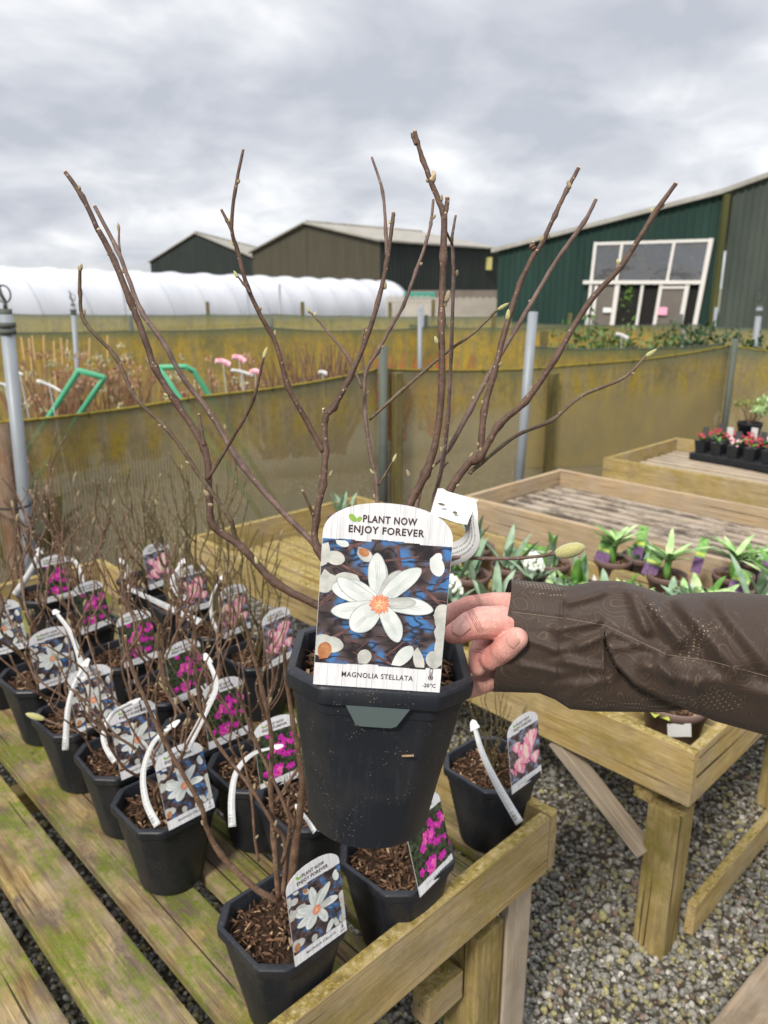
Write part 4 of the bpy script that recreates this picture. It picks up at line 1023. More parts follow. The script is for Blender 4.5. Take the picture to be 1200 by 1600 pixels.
# ------------------------------------------------------------------ the magnolias on the bench
ZS = 0.5005
FACE = Matrix.Rotation(UA, 4, 'Z')
def bench_pos(px, py): p = atz(px, py, ZS + 0.167); return Vector((p.x, p.y, ZS))
POTS = [  # photo centre of the rim, kind, own description
 ((442, 1430), 'white', 'at the front corner of the bench, nearest of all', 'nearest the bench corner, its stems fully visible'),
 ((258, 1245), 'white', 'second in the left row, strap curling down its rim', 'in second pot of the left row, beside a hanging strap'),
 ((193, 1172), 'white', 'third from the corner in the left row, pale bark chips', 'in third pot of the left row, behind a curled strap'),
 ((122, 1112), 'white', 'fourth in the left row, a fat pale bud at its rim', 'beside the fat pale bud, in fourth pot of the left row'),
 ((62, 1050), 'white', 'fifth in the left row, cut twigs rising over bark chips', 'in the fifth left pot, under a long strap'),
 ((-8, 1003), 'white', 'last in the left row, cut by the picture edge', 'at the left picture edge, in the last left pot'),
 ((620, 1330), 'purple', 'below the lifted pot, in front of the bench end board', 'half hidden behind the base of the lifted pot'),
 ((480, 1243), 'purple', 'just left of the lifted pot base, second in the middle row', 'hidden behind the lifted pot, second in the middle row'),
 ((400, 1190), 'purple', 'third in the middle row, strap arching over its left rim', 'third in the middle row, cut off by the lifted pot'),
 ((322, 1133), 'purple', 'fourth in the middle row, two straps beside it', 'right of a broad white strap in the middle row'),
 ((262, 1068), 'purple', 'fifth in the middle row, green bud above it', 'above the green bud, fifth in the middle row'),
 ((192, 1018), 'purple', 'sixth in the middle row, grassy chips on its compost', 'dark red among thick twigs, sixth in the middle row'),
 ((128, 968), 'purple', 'seventh in the middle row, behind the long strap', 'magenta on dark green, seventh in the middle row'),
 ((75, 922), 'purple', 'eighth and last of the middle row, near the wire fence', 'farthest in the middle row, near the left post'),
 ((768, 1190), 'pink', 'right of the lifted pot, tag strap lying across its front', 'beside the long barcode strap, right of the lifted pot'),
 ((405, 1018), 'pink', 'right behind the left rim of the lifted pot', 'touching the left rim of the lifted pot'),
 ((340, 975), 'pink', 'third from the end in the back row, strap down its side', 'third from the left in the back row'),
 ((282, 938), 'pink', 'second from the left in the back row, wide strap before it', 'left of the strap loop, second from the left in the back row'),
 ((230, 902), 'pink', 'farthest left in the back row, by the yellow bench', 'farthest left in the back row, under a green bud'),
]
KN = {'white': 'star magnolia', 'purple': 'magenta flowered shrub', 'pink': 'pink magnolia'}
GR = {'white': 'potted white magnolias on the bench', 'purple': 'potted magenta shrubs on the bench', 'pink': 'potted pink magnolias on the bench'}
def stems_near():
    """branches of the nearest pot, from the photograph's own lines"""
    mb = MB(); rr = random.Random(8); D0 = 1.10
    c = bench_pos(442, 1430)
    def br(pix, dep, rad, mi=0):
        rad = [q*0.80 for q in rad]; n = len(pix); branch(mb, [pd(p[0], p[1], dep[0] + (dep[1]-dep[0])*i/(n-1)) for i, p in enumerate(pix)], rad, mi, rr, 1, 8, budL=0.012)
    br([(432, 1408), (395, 1385), (345, 1335), (322, 1290), (312, 1255), (254, 1153), (207, 1045), (196, 994)], (1.10, 0.98), [.0062, .005, .0042, .0034, .0026])
    br([(452, 1405), (462, 1310), (472, 1245), (472, 1215), (458, 1130), (447, 1060), (444, 1010)], (1.10, .93), [.0078, .0070, .0050, .0034, .0026])
    br([(436, 1405), (428, 1310), (423, 1230), (424, 1150), (410, 1080), (392, 1010), (378, 960)], (1.10, .97), [.0058, .0046, .0036, .0030, .0022])
    br([(442, 1398), (446, 1320), (428, 1290), (395, 1235), (345, 1170), (318, 1120), (300, 1085)], (1.09, 1.0), [.0044, .0036, .0030, .0026, .0022])
    br([(440, 1350), (452, 1300), (447, 1265), (400, 1160), (380, 1105), (372, 1075)], (1.08, 0.97), [.0036, .003, .0026, .0022])
    br([(404, 1345), (398, 1310), (392, 1240), (376, 1170), (370, 1150)], (1.14, 1.10), [.0026, .0024, .0022, .0018])
    br([(428, 1258), (448, 1228), (470, 1195), (490, 1175)], (1.07, 1.04), [.0028, .0026, .0022])
    br([(450, 1302), (458, 1285), (449, 1262), (455, 1240)], (1.08, 1.06), [.0026, .0024, .002])
    return mb
PSC = Matrix.Diagonal((0.93, 0.93, 0.975, 1.0))
def place_magnolias():
    global STEMP
    roots = []
    for i, (px, k, dp, dl) in enumerate(POTS):
        base = bench_pos(*px); rr = random.Random(100+i)
        rot = UA + R(rr.uniform(-4, 4)) if i else UA
        M = Matrix.Translation(base) @ Matrix.Rotation(rot, 4, 'Z')
        root = thing('potted_shrub', 'bare %s %s' % (KN[k], dp), 'potted plant', M, GR[k])
        link('pot', POT, root, PSC); co = link('compost', COMPOST[i % 3], root, PSC @ Matrix.Rotation(R(90*(i % 4)), 4, 'Z'))
        if i == 0: local(stems_near(), root).build('branches', [MAT['twig'], MAT['bud']], root, True)
        else:
            key = {'white': 'w', 'purple': 'p', 'pink': 'k'}[k]
            s = {6: 0.42, 7: 0.30, 8: 0.75, 14: 0.42, 15: 0.85}.get(i, rr.uniform(.85, 1.12))
            if i in (1, 2): s = 0.9
            link('branches', TW[key][i % 3], root, Matrix.Translation((0, 0, 0.146*(1-s))) @ Matrix.Rotation(rr.uniform(0, 6.28), 4, 'Z') @ Matrix.Scale(s, 4))
        # label on the rim facing along the bench (local +x)
        lean = R(rr.uniform(6, 16)); tw = R(rr.uniform(-9, 9)); dz = rr.uniform(-0.004, 0.004)
        Lb = M @ Matrix.Translation((0.0822, 0.006, 0.1615 + dz)) @ Matrix.Rotation(R(90) + tw, 4, 'Z') @ Matrix.Rotation(R(90) - lean, 4, 'X') @ Matrix.Scale(0.84 + rr.uniform(-.02, .02), 4)
        make_label(k, Lb, '%s label %s' % ({'white': 'white star flower', 'purple': 'magenta bloom', 'pink': 'pink flower'}[k], dl), 'picture labels in the bench pots')
        roots.append(root)
    return roots
MROOTS = place_magnolias()
hang_tag([(268, 1135), (240, 1160), (224, 1205), (228, 1252), (246, 1290)], (1.27, 1.19), 'white strap curling down over the rim of the second left pot', 0.017)
hang_tag([(206, 1098), (176, 1115), (162, 1145), (166, 1168), (180, 1190)], (1.37, 1.32), 'short white strap curled at the third left pot', 0.016)
hang_tag([(132, 1040), (116, 1070), (106, 1110), (102, 1172)], (1.50, 1.44), 'white strap hanging straight before the fourth left pot', 0.017)
hang_tag([(88, 958), (108, 985), (122, 1020), (132, 1062)], (1.70, 1.55), 'printed white strap leaning across the fifth left pot', 0.019)
hang_tag([(428, 1168), (395, 1178), (370, 1205), (362, 1245), (363, 1292)], (1.27, 1.20), 'white strap arching out over the third middle pot', 0.017)
hang_tag([(325, 1032), (338, 1070), (322, 1110), (290, 1172)], (1.42, 1.34), 'broad white strap folded left of the brightest magenta label', 0.020)
hang_tag([(62, 862), (48, 892), (24, 930)], (2.35, 2.25), 'white strap with blue and yellow print near the left post', 0.032)
hang_tag([(102, 872), (120, 880), (130, 915), (132, 932)], (2.30, 2.22), 'white strap bent beside the farthest magenta label', 0.022)
hang_tag([(202, 920), (255, 945), (312, 972)], (2.02, 1.90), 'wide white strap lying level across the back row', 0.028)
hang_tag([(284, 880), (270, 905), (276, 925), (292, 936)], (2.10, 2.02), 'looped white strap between the two farthest pink labels', 0.024)
hang_tag([(345, 905), (332, 930), (330, 960), (340, 988)], (1.98, 1.88), 'narrow white strap hanging left of the tallest pink label', 0.013)
hang_tag([(742, 1138), (755, 1180), (778, 1228), (812, 1286)], (1.30, 1.20), 'white strap with black barcode hanging over the pot right of the lifted one', 0.0205)
hang_tag([(470, 1268), (482, 1284), (492, 1300)], (1.18, 1.15), 'small white strap end showing left of the lifted pot base', 0.012)
hang_tag([(8, 955), (2, 945), (-8, 938)], (1.9, 1.88), 'white tag end at the left picture edge', 0.02)
hang_tag([(192, 878), (200, 890), (196, 905)], (2.2, 2.17), 'small white tag standing among twigs in the middle row', 0.02)
def fat_buds():
    f = Vector((0, CP, -SP))
    for i, tw, b0, b1, dm, mt in ((3, [(165, 1165), (140, 1150), (105, 1138), (70, 1124)], (70, 1124), (40, 1115), -0.05, 'bud_green'), (10, [(300, 1150), (285, 1118), (270, 1095), (262, 1080)], (262, 1080), (246, 1056), -0.10, 'bud_green')):
        root = MROOTS[i]; dep = (MW[root.name].translation + Vector((0, 0, .167)) - O).dot(f) + dm; rr = random.Random(i)
        m = MB(); branch(m, [pd(x, y, dep) for x, y in tw], [.0040, .0032, .0024], 0, rr, None, 7, True, False); local(m, root).build('side_twig', MAT['twig'], root, True)
        m = MB(); a, b = pd(*b0, dep), pd(*b1, dep); d = b-a; m.tube([a, a+d*.12, a+d*.4, a+d*.7, a+d*.92, a+d], [.002, .0046, .0066, .0060, .003, .0006], 12); local(m, root).build('flower_bud', MAT[mt], root, True)
fat_buds()
def print_patch():
    for (px, a, b, d, c) in [((36, 912), (46, 897), (28, 924), 2.262, (0.05, 0.25, 0.42))]:
        pass
print_patch()
# ------------------------------------------------------------------ the lifted magnolia
RIM = pd(594, 1021, 0.724)
RT = Matrix.Rotation(R(4.3), 4, 'Y') @ Matrix.Rotation(R(-5.0), 4, 'X')
HM = Matrix.Translation(RIM - RT.to_3x3() @ Vector((0, 0, 0.170))) @ RT
held = thing('potted_shrub', 'largest magnolia, in a black pot lifted up by a hand', 'potted plant', HM)
def held_plant():
    HS = Matrix.Translation((0, 0, 0.170*0.013)) @ Matrix.Diagonal((0.943, 0.943, 0.987, 1.0))
    link('pot', POT, held, HS)
    link('compost', compost_mesh('compost', 0.0762, 0.033, 0.146, 77, 480, size=1.15), held, HS)
    # grey tab below the rim
    t = NT('grey green plastic tab', 0.35, 0.5); t.col((0.075, 0.10, 0.10))
    mb = MB(); y0 = -0.0885; fr = [(-0.0295, 0.1545), (0.0275, 0.1545), (0.017, 0.1375), (0.012, 0.1355), (-0.0155, 0.1355), (-0.020, 0.1375)]
    mb.add([(x, y0 + (0.154-z)*0.12, z) for x, z in fr] + [(x, y0 + (0.154-z)*0.12 + 0.0012, z) for x, z in fr], [tuple(range(6))[::-1], tuple(range(6, 12))] + [(i, (i+1) % 6, (i+1) % 6+6, i+6) for i in range(6)])
    mb.build('rim_tab', t.mat, held, False, HS)
    fl = MB(); p = Vector((0.030, -0.0815, 0.1085)); fl.box((-0.0055, -0.0006, -0.0006), (0.0055, 0.0006, 0.0006), 0, Matrix.Translation(p) @ Matrix.Rotation(R(-6), 4, 'Y')); fl.build('straw_fleck', MAT['chip_pale'], held, False, HS)
    rr = random.Random(3); mb = MB(); BUDS = []
    C = Vector((596, 985))
    def br(pix, d0, d1, rad, mi=0, cut=True, L=0.010, buds=True):
        n = len(pix); pts = [pd(p[0], p[1], d0 + (d1-d0)*i/(n-1)) for i, p in enumerate(pix)]
        m2 = MB(); P2 = branch(mb, pts, rad, mi, rr, None, 10, True, False)
        if cut: mb.ball(P2[-1], rad[-1]*1.0, 8, 5, 3)
        if buds:
            for i in range(6, len(P2)-2, 5):
                if rr.random() < 0.42:
                    t_ = (P2[i+1]-P2[i-1]).normalized(); o = Vector((rr.choice((-1, 1))*rr.uniform(.6, 1), rr.uniform(-.5, .5), rr.uniform(-.3, .3))); o = (o - t_*o.dot(t_)).normalized()
                    rloc = rad[-1] + (rad[0]-rad[-1])*(1 - i/len(P2))
                    BUDS.append(MB()); bud(BUDS[-1], P2[i] + o*rloc*0.8, o*0.55 + t_*1.0, L*rr.uniform(.3, .7), 0.0017*rr.uniform(.75, 1.1), rr.choice((0, 0, 0, 1)))
        return P2
    r = lambda *a: [x*0.335*0.724/1200 for x in a]          # photo widths in px at this distance
    br([(585, 985), (540, 965), (497, 946), (430, 910), (377, 854), (333, 821), (327, 775), (319, 700), (275, 629), (242, 575), (225, 525), (204, 471), (179, 408), (154, 360)], .724, .70, r(21, 19, 18, 16, 15, 14, 13))
    br([(154, 362), (129, 308), (102, 269)], .70, .70, r(12, 11, 9), 0)
    br([(319, 697), (314, 668), (311, 648)], .70, .705, r(9, 7, 6), 0, True, .006, False)
    br([(585, 975), (540, 900), (496, 854), (442, 800), (375, 723), (329, 646), (287, 592), (254, 533), (221, 487), (200, 433), (183, 390), (148, 323)], .73, .80, r(16, 15, 14, 13, 12, 11, 10), 1)
    br([(188, 398), (186, 380), (186, 358)], .795, .80, r(7, 6, 5), 1, True, .01, False)
    br([(375, 856), (365, 830), (358, 808), (308, 737), (265, 675), (212, 621), (181, 558), (133, 504), (125, 458), (125, 420)], .72, .655, r(11, 10, 9, 9, 8, 7), 2)
    br([(325, 748), (367, 679), (396, 625), (412, 556)], .70, .66, r(8, 7, 6, 5), 0, False)
    br([(590, 985), (540, 920), (496, 857), (494, 812), (504, 757), (508, 707), (508, 653), (521, 637), (546, 591), (571, 532), (590, 474), (604, 412), (612, 357), (615, 333)], .726, .745, r(18, 17, 16, 15, 14, 12, 10, 9))
    br([(508, 655), (510, 645), (506, 640)], .735, .735, r(13, 14, 9), 0, True, .005, False)
    br([(604, 400), (603, 365), (598, 300), (581, 246)], .745, .77, r(9, 9, 7, 6), 1)
    br([(505, 706), (479, 657), (450, 603), (431, 537), (408, 495), (387, 449), (371, 391), (362, 357), (367, 300), (380, 234)], .732, .69, r(13, 12, 11, 10, 9, 8, 6))
    br([(363, 362), (355, 345), (346, 328)], .70, .70, r(8, 7, 6), 0, True, .005, False)
    br([(391, 457), (380, 443), (371, 431)], .70, .695, r(6, 5, 4), 1, False, .005, False)
    br([(493, 815), (484, 792), (473, 767)], .73, .72, r(9, 7, 5), 0, True, .006)
    br([(605, 980), (600, 880), (590, 790), (588, 750), (577, 700), (570, 630), (572, 580), (590, 550), (610, 512), (630, 478), (650, 424), (666, 378), (673, 350), (677, 312)], .75, .80, r(11, 10, 10, 9, 9, 8, 7), 1)
    br([(566, 606), (545, 560), (520, 528), (495, 498), (483, 487)], .775, .80, r(8, 7, 6, 5), 1)
    br([(577, 656), (625, 613), (666, 577), (705, 545), (740, 520), (778, 483)], .768, .74, r(8, 8, 7, 7, 6), 2, False)
    br([(592, 757), (604, 738), (614, 720)], .76, .755, r(6, 5, 4), 2, False)
    br([(571, 590), (566, 560), (567, 525), (570, 514), (576, 513)], .778, .778, r(7, 6, 5, 5, 4), 2, False, .005, False)
    br([(605, 985), (620, 880), (640, 790), (665, 740), (683, 680), (690, 600), (690, 500), (693, 400), (694, 335)], .722, .70, r(22, 20, 19, 17, 16, 15, 15))
    br([(694, 340), (689, 322), (676, 290), (661, 250), (652, 222), (648, 205)], .70, .695, r(15, 13, 12, 10, 9))
    br([(694, 340), (698, 322), (699, 309)], .70, .70, r(12, 11, 10), 0, True, .005, False)
    br([(650, 226), (645, 214), (643, 208)], .695, .695, r(8, 7, 4), 0, False, .005, False)
    br([(672, 282), (678, 274), (677, 267)], .697, .697, r(9, 9, 6), 3, False, .005, False)
    br([(625, 965), (660, 860), (680, 775), (692, 720), (700, 650), (705, 550), (708, 460), (708, 400), (706, 375), (712, 337)], .735, .745, r(12, 11, 10, 9, 9, 8, 6), 1)
    br([(694, 355), (700, 368), (707, 382)], .705, .74, r(6, 6, 6), 1, False, .005, False)
    br([(612, 985), (655, 870), (700, 771), (733, 723), (750, 707), (756, 644), (771, 586), (792, 507), (812, 444), (837, 392)], .72, .715, r(21, 20, 19, 17, 15, 14, 13, 12))
    br([(837, 392), (832, 385), (833, 380)], .715, .715, r(14, 15, 10), 0, True, .005, False)
    br([(836, 396), (848, 377), (867, 336), (885, 298), (904, 263)], .715, .72, r(12, 11, 10, 9))
    br([(738, 722), (750, 715), (779, 665), (821, 627), (867, 561), (917, 477), (971, 415), (1021, 336), (1056, 287)], .718, .665, r(17, 16, 14, 13, 12, 11, 9))
    br([(618, 980), (640, 850), (662, 748), (700, 702), (735, 640), (771, 573), (821, 490), (867, 411), (912, 348), (931, 312)], .735, .79, r(14, 13, 13, 12, 11, 11, 9), 1)
    br([(735, 738), (742, 732), (804, 682), (862, 657), (908, 619), (975, 590), (1010, 555)], .716, .76, r(11, 10, 9, 8, 7), 2, False)
    br([(620, 990), (655, 905), (697, 873), (760, 873), (812, 872), (850, 868), (874, 864)], .72, .68, r(9, 8, 8, 7, 7), 1, False)
    br([(700, 722), (690, 735), (682, 760)], .74, .735, r(5, 5, 4), 2, False, .01, False)
    # terminal buds seen in the photograph: (x, y, dx, dy, depth, length px, width px)
    for (x, y, dx, dy, d, L, w, m) in [(412, 560, .3, -1, .66, 24, 9, 1), (483, 489, -.4, -1, .80, 14, 6, 1), (778, 484, 1, -.6, .74, 26, 9, 1), (614, 722, .4, -1, .755, 18, 7, 1), (1008, 558, 1, -.7, .76, 28, 10, 1), (186, 362, -.1, -1, .80, 18, 7, 0),
                                       (125, 424, .25, -1, .655, 16, 8, 0), (125, 424, -.3, -1, .655, 12, 6, 0), (206, 485, -.1, -1, .715, 24, 13, 0), (203, 465, -.1, -1, .712, 14, 9, 0), (371, 434, -.5, -1, .695, 16, 7, 1), (697, 472, .25, -1, .70, 24, 11, 0), (683, 537, -.3, -1, .70, 16, 8, 1),
                                       (793, 500, 0.1, -1, .715, 22, 11, 1), (711, 432, .4, -1, .745, 14, 9, 0), (677, 285, 0.1, -1, .697, 20, 10, 0), (640, 745, -.4, -1, .725, 16, 7, 0), (515, 745, .4, -1, .73, 14, 7, 0), (326, 775, -.6, -.8, .70, 16, 8, 0), (332, 790, -1, -.4, .70, 10, 7, 0),
                                       (402, 881, -.3, -1, .70, 16, 7, 1), (845, 378, .4, -1, .715, 14, 9, 0), (890, 295, -.1, -1, .717, 14, 9, 0), (912, 350, .6, -1, .785, 14, 8, 0), (968, 415, -.4, -1, .70, 14, 8, 1), (1021, 335, -.4, -1, .675, 14, 8, 1), (601, 452, .1, -1, .742, 16, 8, 0)]:
        L *= 0.8; w *= 0.78; a = pd(x, y, d); n_ = math.hypot(dx, dy); b = pd(x + dx/n_*L, y + dy/n_*L, d)
        BUDS.append(MB()); bud(BUDS[-1], a, b-a, (b-a).length, w*0.5*d/1200, m)
    local(mb, held).build('branches', [MAT['bark'], MAT['bark_grey'], MAT['bark_green'], MAT['cut']], held, True)
    for q in BUDS[-98:]: local(q, held).build('bud', [MAT['bud'], MAT['bud_green']], held, True)
    fb_ = MB(); a = pd(868, 866, .682); b = pd(914, 854, .676)
    d = (b-a); fb_.tube([a, a+d*.10, a+d*.3, a+d*.55, a+d*.8, a+d*.94, a+d], [.0028, .0048, .0062, .0066, .0054, .0030, .0006], 14)
    local(fb_, held).build('flower_bud', MAT['bud_green'], held, True)
held_plant()
LM = HM @ Matrix.Translation((-0.0035, -0.0842, 0.1725)) @ Matrix.Rotation(R(90) - R(3.0), 4, 'X') @ Matrix.Scale(0.975, 4)
make_label('white', LM, 'large sharp label with white star flower on the lifted pot', 'picture label on the lifted pot')
def held_tag():
    root = thing('hang_tag', 'white loop tag with slots on the stems of the lifted magnolia', 'tag', pd(710, 790, .70))
    d = .705
    def piece(pix, deps, name, holes=()):
        mb = MB(); pts = [pd(x, y, q) for (x, y), q in zip(pix, deps)]; n = len(pts); nn = (O - pts[0]).normalized()*0.0003
        mb.add([p + nn for p in pts] + [p - nn for p in pts], [tuple(range(n)), tuple(range(n, 2*n))[::-1]] + [(i, i+n, (i+1) % n + n, (i+1) % n) for i in range(n)])
        local(mb, root).build(name, MAT['white'], root)
    piece([(684, 763), (692, 763), (700, 768), (728, 776), (747, 781), (733, 812), (730, 820), (714, 817), (688, 808), (672, 803)], [.700]*4 + [.697, .690, .690, .690, .694, .697], 'head')
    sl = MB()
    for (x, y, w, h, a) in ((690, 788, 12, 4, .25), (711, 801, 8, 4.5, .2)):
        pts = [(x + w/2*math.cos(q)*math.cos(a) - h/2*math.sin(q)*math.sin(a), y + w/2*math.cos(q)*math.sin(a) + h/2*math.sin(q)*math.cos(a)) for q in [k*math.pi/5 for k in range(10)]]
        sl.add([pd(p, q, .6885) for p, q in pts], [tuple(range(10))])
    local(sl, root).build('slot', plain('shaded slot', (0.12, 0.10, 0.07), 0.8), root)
    pts = [pd(731, 786, .70), pd(735, 812, .695), pd(738, 838, .695), pd(728, 856, .70), pd(705, 866, .71), pd(680, 868, .72)]
    mb = ribbon(pts, [Vector((-.45, .75, .15)), Vector((-.1, .35, .9))], 0.021)
    local(mb, root).build('strap', MAT['strip'], root, True)
held_tag()

# ------------------------------------------------------------------ the arm and hand
def capsule(mb, a, b, ra, rb, n=14):
    a = Vector(a); b = Vector(b); t = (b-a); L = t.length; t.normalize(); pts = []; rs = []
    for k in range(6): q = math.pi/2*(1-k/6); pts.append(a - t*ra*math.sin(q)); rs.append(max(ra*math.cos(q), ra*.02))
    for k in range(7): u = k/6; pts.append(a + t*L*u); rs.append(ra + (rb-ra)*u)
    for k in range(1, 7): q = math.pi/2*k/6; pts.append(b + t*rb*math.sin(q)); rs.append(max(rb*math.cos(q), rb*.02))
    mb.tube(pts, rs, n)
def skin_mat():
    t = NT('skin', 0.48, 0.4); v = t.coord()
    n = t.noise(v, 45, 5, 0.6)
    c = t.mix(t.ramp(n, (0.35, 0), (0.68, 1)), (0.55, 0.26, 0.215), (0.66, 0.38, 0.32))
    c = t.mix(t.ramp(t.noise(v, 18, 3), (0.45, 0.0), (0.65, 0.6)), c, (0.54, 0.175, 0.15))
    t.col(c); t.b.inputs['Subsurface Weight'].default_value = 0.22; t.b.inputs['Subsurface Radius'].default_value = (0.012, 0.004, 0.002); t.b.inputs['Subsurface Scale'].default_value = 0.35
    c2 = t.mix(t.ramp(t.noise(v, 130, 5, 0.7), (0.5, 0.0), (0.72, 0.35)), c, (0.40, 0.12, 0.09)); t.col(c2)
    cr = t.noise(t.coord(scale=(420, 70, 70)), 1.0, 5, 0.7)
    h = t.math('ADD', t.noise(v, 600, 3, 0.6), t.math('MULTIPLY', cr, 1.3)); crs = None
    for (jx, jy, jd), (kx, ky, kd), offs in (((741, 966, .689), (705, 985, .689), (-.0022, -.0006, .0012, .0026)), ((748, 940, .754), (700, 955, .752), (-.0016, 0, .0016)), ((777, 1023, .697), (808, 996, .676), (-.0015, .0002, .0018)), ((750, 1018, .718), (746, 1042, .716), (-.001, .001))):
        J = pd(jx, jy, jd); D = (pd(kx, ky, kd) - J).normalized()
        sub = t.n('ShaderNodeVectorMath', operation='SUBTRACT'); t.put(sub.inputs[0], v); sub.inputs[1].default_value = J
        dt = t.n('ShaderNodeVectorMath', operation='DOT_PRODUCT'); t.put(dt.inputs[0], sub.outputs[0]); dt.inputs[1].default_value = D
        ln = t.n('ShaderNodeVectorMath', operation='LENGTH'); t.put(ln.inputs[0], sub.outputs[0])
        mk = t.ramp(t.math('MULTIPLY', ln.outputs['Value'], 40.0), (0.40, 1.0), (0.66, 0.0))
        al = t.math('ADD', dt.outputs['Value'], t.math('MULTIPLY', t.math('SUBTRACT', t.noise(v, 170, 3), 0.5), 0.0028))
        for o_ in offs:
            q = t.math('SUBTRACT', 1.0, t.math('MULTIPLY', t.math('ABSOLUTE', t.math('SUBTRACT', al, o_)), 2600.0), clamp=True); q = t.math('MULTIPLY', q, mk)
            crs = q if crs is None else t.math('MAXIMUM', crs, q)
    t.col(t.mix(t.math('MULTIPLY', crs, 0.55), c2, (0.33, 0.085, 0.06)))
    t.bump(t.math('SUBTRACT', h, t.math('MULTIPLY', crs, 1.6)), 0.8, 0.0011); return t.mat
ARM_DEP = lambda px: 0.738 - 0.085*max(0, px-800)/520
def person():
    mb = MB(); S = lambda *a: [capsule(mb, pd(*p[:3]), pd(*q[:3]), p[3], q[3]) for p, q in zip(a[:-1], a[1:])]
    S((905, 995, .728, .030), (845, 992, .738, .030), (806, 985, .745, .027))                        # wrist into the palm
    S((806, 975, .748, .021), (788, 1022, .757, .020)); S((815, 1010, .748, .022), (790, 1045, .760, .016))
    S((806, 950, .750, .0155), (775, 944, .757, .0122), (735, 948, .764, .0115), (700, 962, .764, .0108), (672, 974, .756, .0088))   # forefinger, behind
    S((812, 974, .716, .0180), (777, 974, .708, .0160), (752, 973, .702, .0152), (734, 978, .698, .0134), (716, 987, .695, .0110), (709, 990, .6945, .0098))   # thumb over the rim
    S((792, 1015, .750, .0120), (764, 1030, .725, .0112), (769, 1029, .710, .0112), (790, 1013, .694, .0112), (807, 998, .685, .0104))    # finger curled back, nail showing
    S((785, 1000, .752, .0135), (758, 1000, .738, .0115), (749, 1022, .729, .0105), (746, 1042, .726, .0088))      # next finger, tip down along the pot
    S((790, 1050, .760, .0140), (760, 1063, .752, .0118), (738, 1074, .745, .0100), (715, 1080, .738, .0085))     # little finger below the rim
    S((790, 990, .752, .016), (756, 990, .748, .013))
    S((905, 995, .728, .031), (1120, 1015, .700, .038), (1330, 1040, .66, .044))
    me = mb.mesh('person', skin_mat()); o = link('person', me)
    rm = o.modifiers.new('r', 'REMESH'); rm.mode = 'VOXEL'; rm.voxel_size = 0.0010; rm.use_smooth_shade = True
    sm = o.modifiers.new('s', 'SMOOTH'); sm.factor = 0.5; sm.iterations = 6
    dg = bpy.context.evaluated_depsgraph_get(); m2 = bpy.data.meshes.new_from_object(o.evaluated_get(dg)); o.modifiers.clear(); o.data = m2; m2.name = 'person'
    m2.polygons.foreach_set('use_smooth', [True]*len(m2.polygons))
    if not m2.materials: m2.materials.append(me.materials[0])
    tag(o, 'arm in a brown patterned jacket sleeve, bare hand lifting the big magnolia pot', 'person')
    MW[o.name] = Matrix.Identity(4)
    nm = NT('fingernail', 0.28, 0.5); nm.col((0.52, 0.27, 0.225))
    def nail(c, tip, w, L, out):
        c = Vector(c); t = (Vector(tip)-c).normalized(); out = (out - t*out.dot(t)).normalized(); s = t.cross(out); m = MB(); nu, nv = 9, 9
        for j in range(nv):
            v_ = j/(nv-1)*2-1
            for i in range(nu):
                u = i/(nu-1)*2-1; rx = w/2*(1 - 0.10*v_) * (1 - max(0, abs(v_)-.72)**2*5); 
                m.v.append(tuple(c + s*u*rx + t*v_*L/2 + out*(0.0016*(1-u*u) - 0.0010*abs(u)**3 - 0.0006*v_*v_)))
        for j in range(nv-1):
            for i in range(nu-1): a = j*nu+i; m.f.append((a, a+1, a+nu+1, a+nu)); m.m.append(0)
        m.build('fingernail', nm.mat, o, True)
    vd = (O - pd(710, 985, .7)).normalized()
    th = pd(719, 979, .6845); nail(th, pd(708, 990, .6840), 0.0135, 0.0155, vd + Vector((-0.1, 0, 0.5)))
    fi = pd(800, 1000, .6765); nail(fi, pd(812, 989, .6715), 0.0115, 0.0125, vd + Vector((0.0, 0, 0.45)))
    return o
def lerp_tab(tab, x):
    for (x0, y0), (x1, y1) in zip(tab[:-1], tab[1:]):
        if x <= x1: return y0 + (y1-y0)*max(0, (x-x0)/(x1-x0))
    return tab[-1][1]
def sst(a, b, x): x = min(max((x-a)/(b-a), 0), 1); return x*x*(3-2*x)
